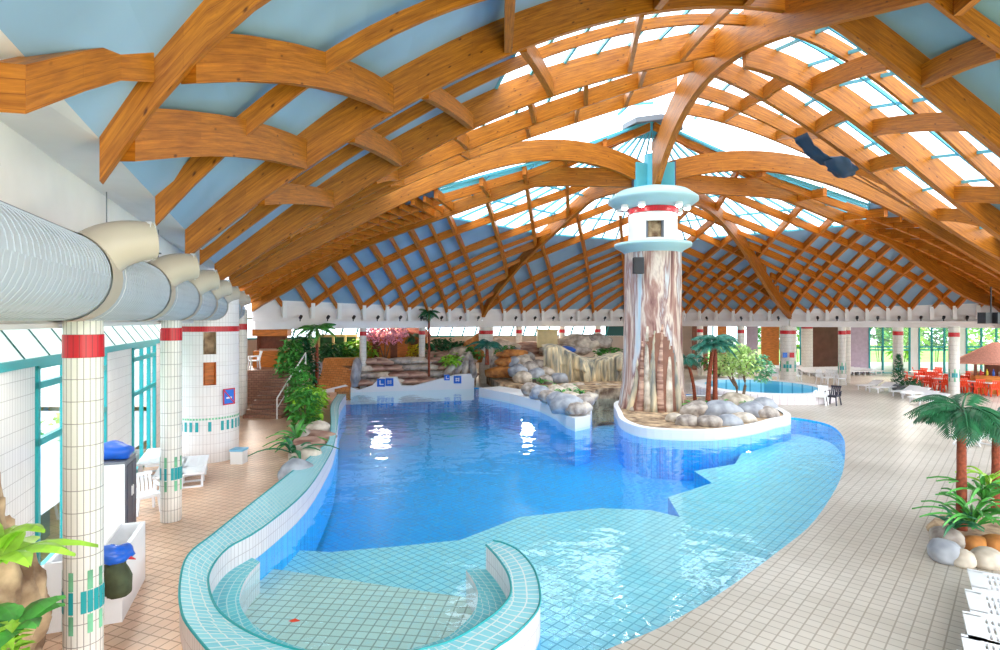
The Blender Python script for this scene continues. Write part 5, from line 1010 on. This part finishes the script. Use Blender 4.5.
for i, (px, py, w, d, h, m_, lab) in enumerate(((946, 560, .30, .3, .26, 'rock_grey', 'dark rounded stone at the left corner of the palm bed'), (963, 565, .2, .2, .2, 'rock_pale', 'small pale stone at the front of the palm bed'), (987, 566, .34, .24, .22, 'rock_pale', 'wide cream stone at the front right of the palm bed'), (976, 551, .35, .25, .2, 'rock_orange', 'tan stone behind the front stones of the palm bed'), (996, 553, .3, .3, .25, 'rock_orange', 'tan stone at the frame edge of the palm bed'), (948, 546, .3, .35, .25, 'rock', 'grey stone behind the left corner of the palm bed'), (999, 505, .45, .4, .55, 'rock_pale', 'tall pale boulder at the right frame edge'))):
    p = G(px, py); rock('stone', (p.x, p.y, h * .5), (w, d, h), m_, 520 + i, lab, 'stone', rough=.1)
o = MB().lathe([(.01, .2), (.85, .2), (1.0, 0)], n=30).build('planting_bed', 'rock_brown'); o.location = (10.05, 12.0, 0); tag(o, 'round earth bed that carries the palms and stones at right', 'bed')
for i, (px, py, lab) in enumerate(((1004, 465, 'white lounger half hidden behind the palm trunk'),)):
    p = G(958, 446); sunbed((p.x, p.y), 0.2, lab, None)
# tarp caught on the right beams
bm = bmesh.new(); bmesh.ops.create_icosphere(bm, subdivisions=3, radius=1)
for v in bm.verts: v.co = Vector((v.co.x * .62, v.co.y * .45, v.co.z * .26 * (1.6 if v.co.z < 0 else .5))) * (1 + .35 * noise.noise(v.co * 2))
q = D(842, 166, 22.5); o = bm_obj('tarp', bm, 'tarp', None, True); o.location = q; o.rotation_euler = (0, .5, .3); tag(o, 'dark blue tarp sagging from the beams on the right', 'tarp')
bm = bmesh.new(); bmesh.ops.create_grid(bm, x_segments=12, y_segments=6, size=1)
for v in bm.verts: v.co = Vector((v.co.x * 1.0, v.co.y * .35, -.25 * (1 - v.co.x ** 2) + .1 * noise.noise(v.co * 3)))
o = bm_obj('tarp', bm, 'tarp', None, True); q = D(820, 150, 22.5); o.location = q; o.rotation_euler = (0, .55, .2); m_ = o.modifiers.new('s', 'SOLIDIFY'); m_.thickness = .02; tag(o, 'blue sheet strung up left of the sagging dark tarp', 'tarp')
# small jump figure sign hung from the ring beam left of the pier
t = empty('hanging_figure', XY(561, 45, 4.7)); tag(t, 'small blue ornament hanging from the ring beam above the cliff', 'ornament'); MB().tube([(0, 0, .8), (.12, 0, .5), (-.12, 0, .1), (.1, 0, -.2)], [.1, .16, .12, .05], 8).build('body', 'sign_blue', t, True); MB().bar((0, 0, .8), (0, 0, 1.2), .02).build('cord', 'dark', t)
# floating leaf in the basin
o = MB().add([(-.09, 0, .0), (0, -.06, .01), (.1, 0, .0), (0, .06, .01)], [(0, 1, 2, 3)]).build('fallen_leaf', 'orange_red'); o.location = G(294, 621, WZ + .02) ; tag(o, 'orange leaf floating in the shallow basin', 'leaf')
# garden beyond the windows
rg = random.Random(3)
for i in range(9):
    x = 30 + i * 3.6; y = 62 + rg.random() * 8; H = 6 + rg.random() * 3; t = shrub('garden_tree', (x, y, -2.2), (2.3, 2, 2.6), 420, .8, ('leaf', 'leaf_bright', 'leaf_pale')[i % 3], 600 + i, ORD[i] + ' garden tree from the left through the far right windows', 'tree', 'garden trees beyond the far right windows', h0=H - 4.2)
for i in range(7):
    x, y = -16 - i * 1.2, 12 + i * 5; shrub('garden_bush', (x, y, -2.2), (1.6, 1.6, 1.3), 260, .5, ('leaf', 'leaf_bright')[i % 2], 620 + i, ORD[i] + ' nearest green garden bush outside the left windows', 'bush', 'garden bushes outside the left windows')
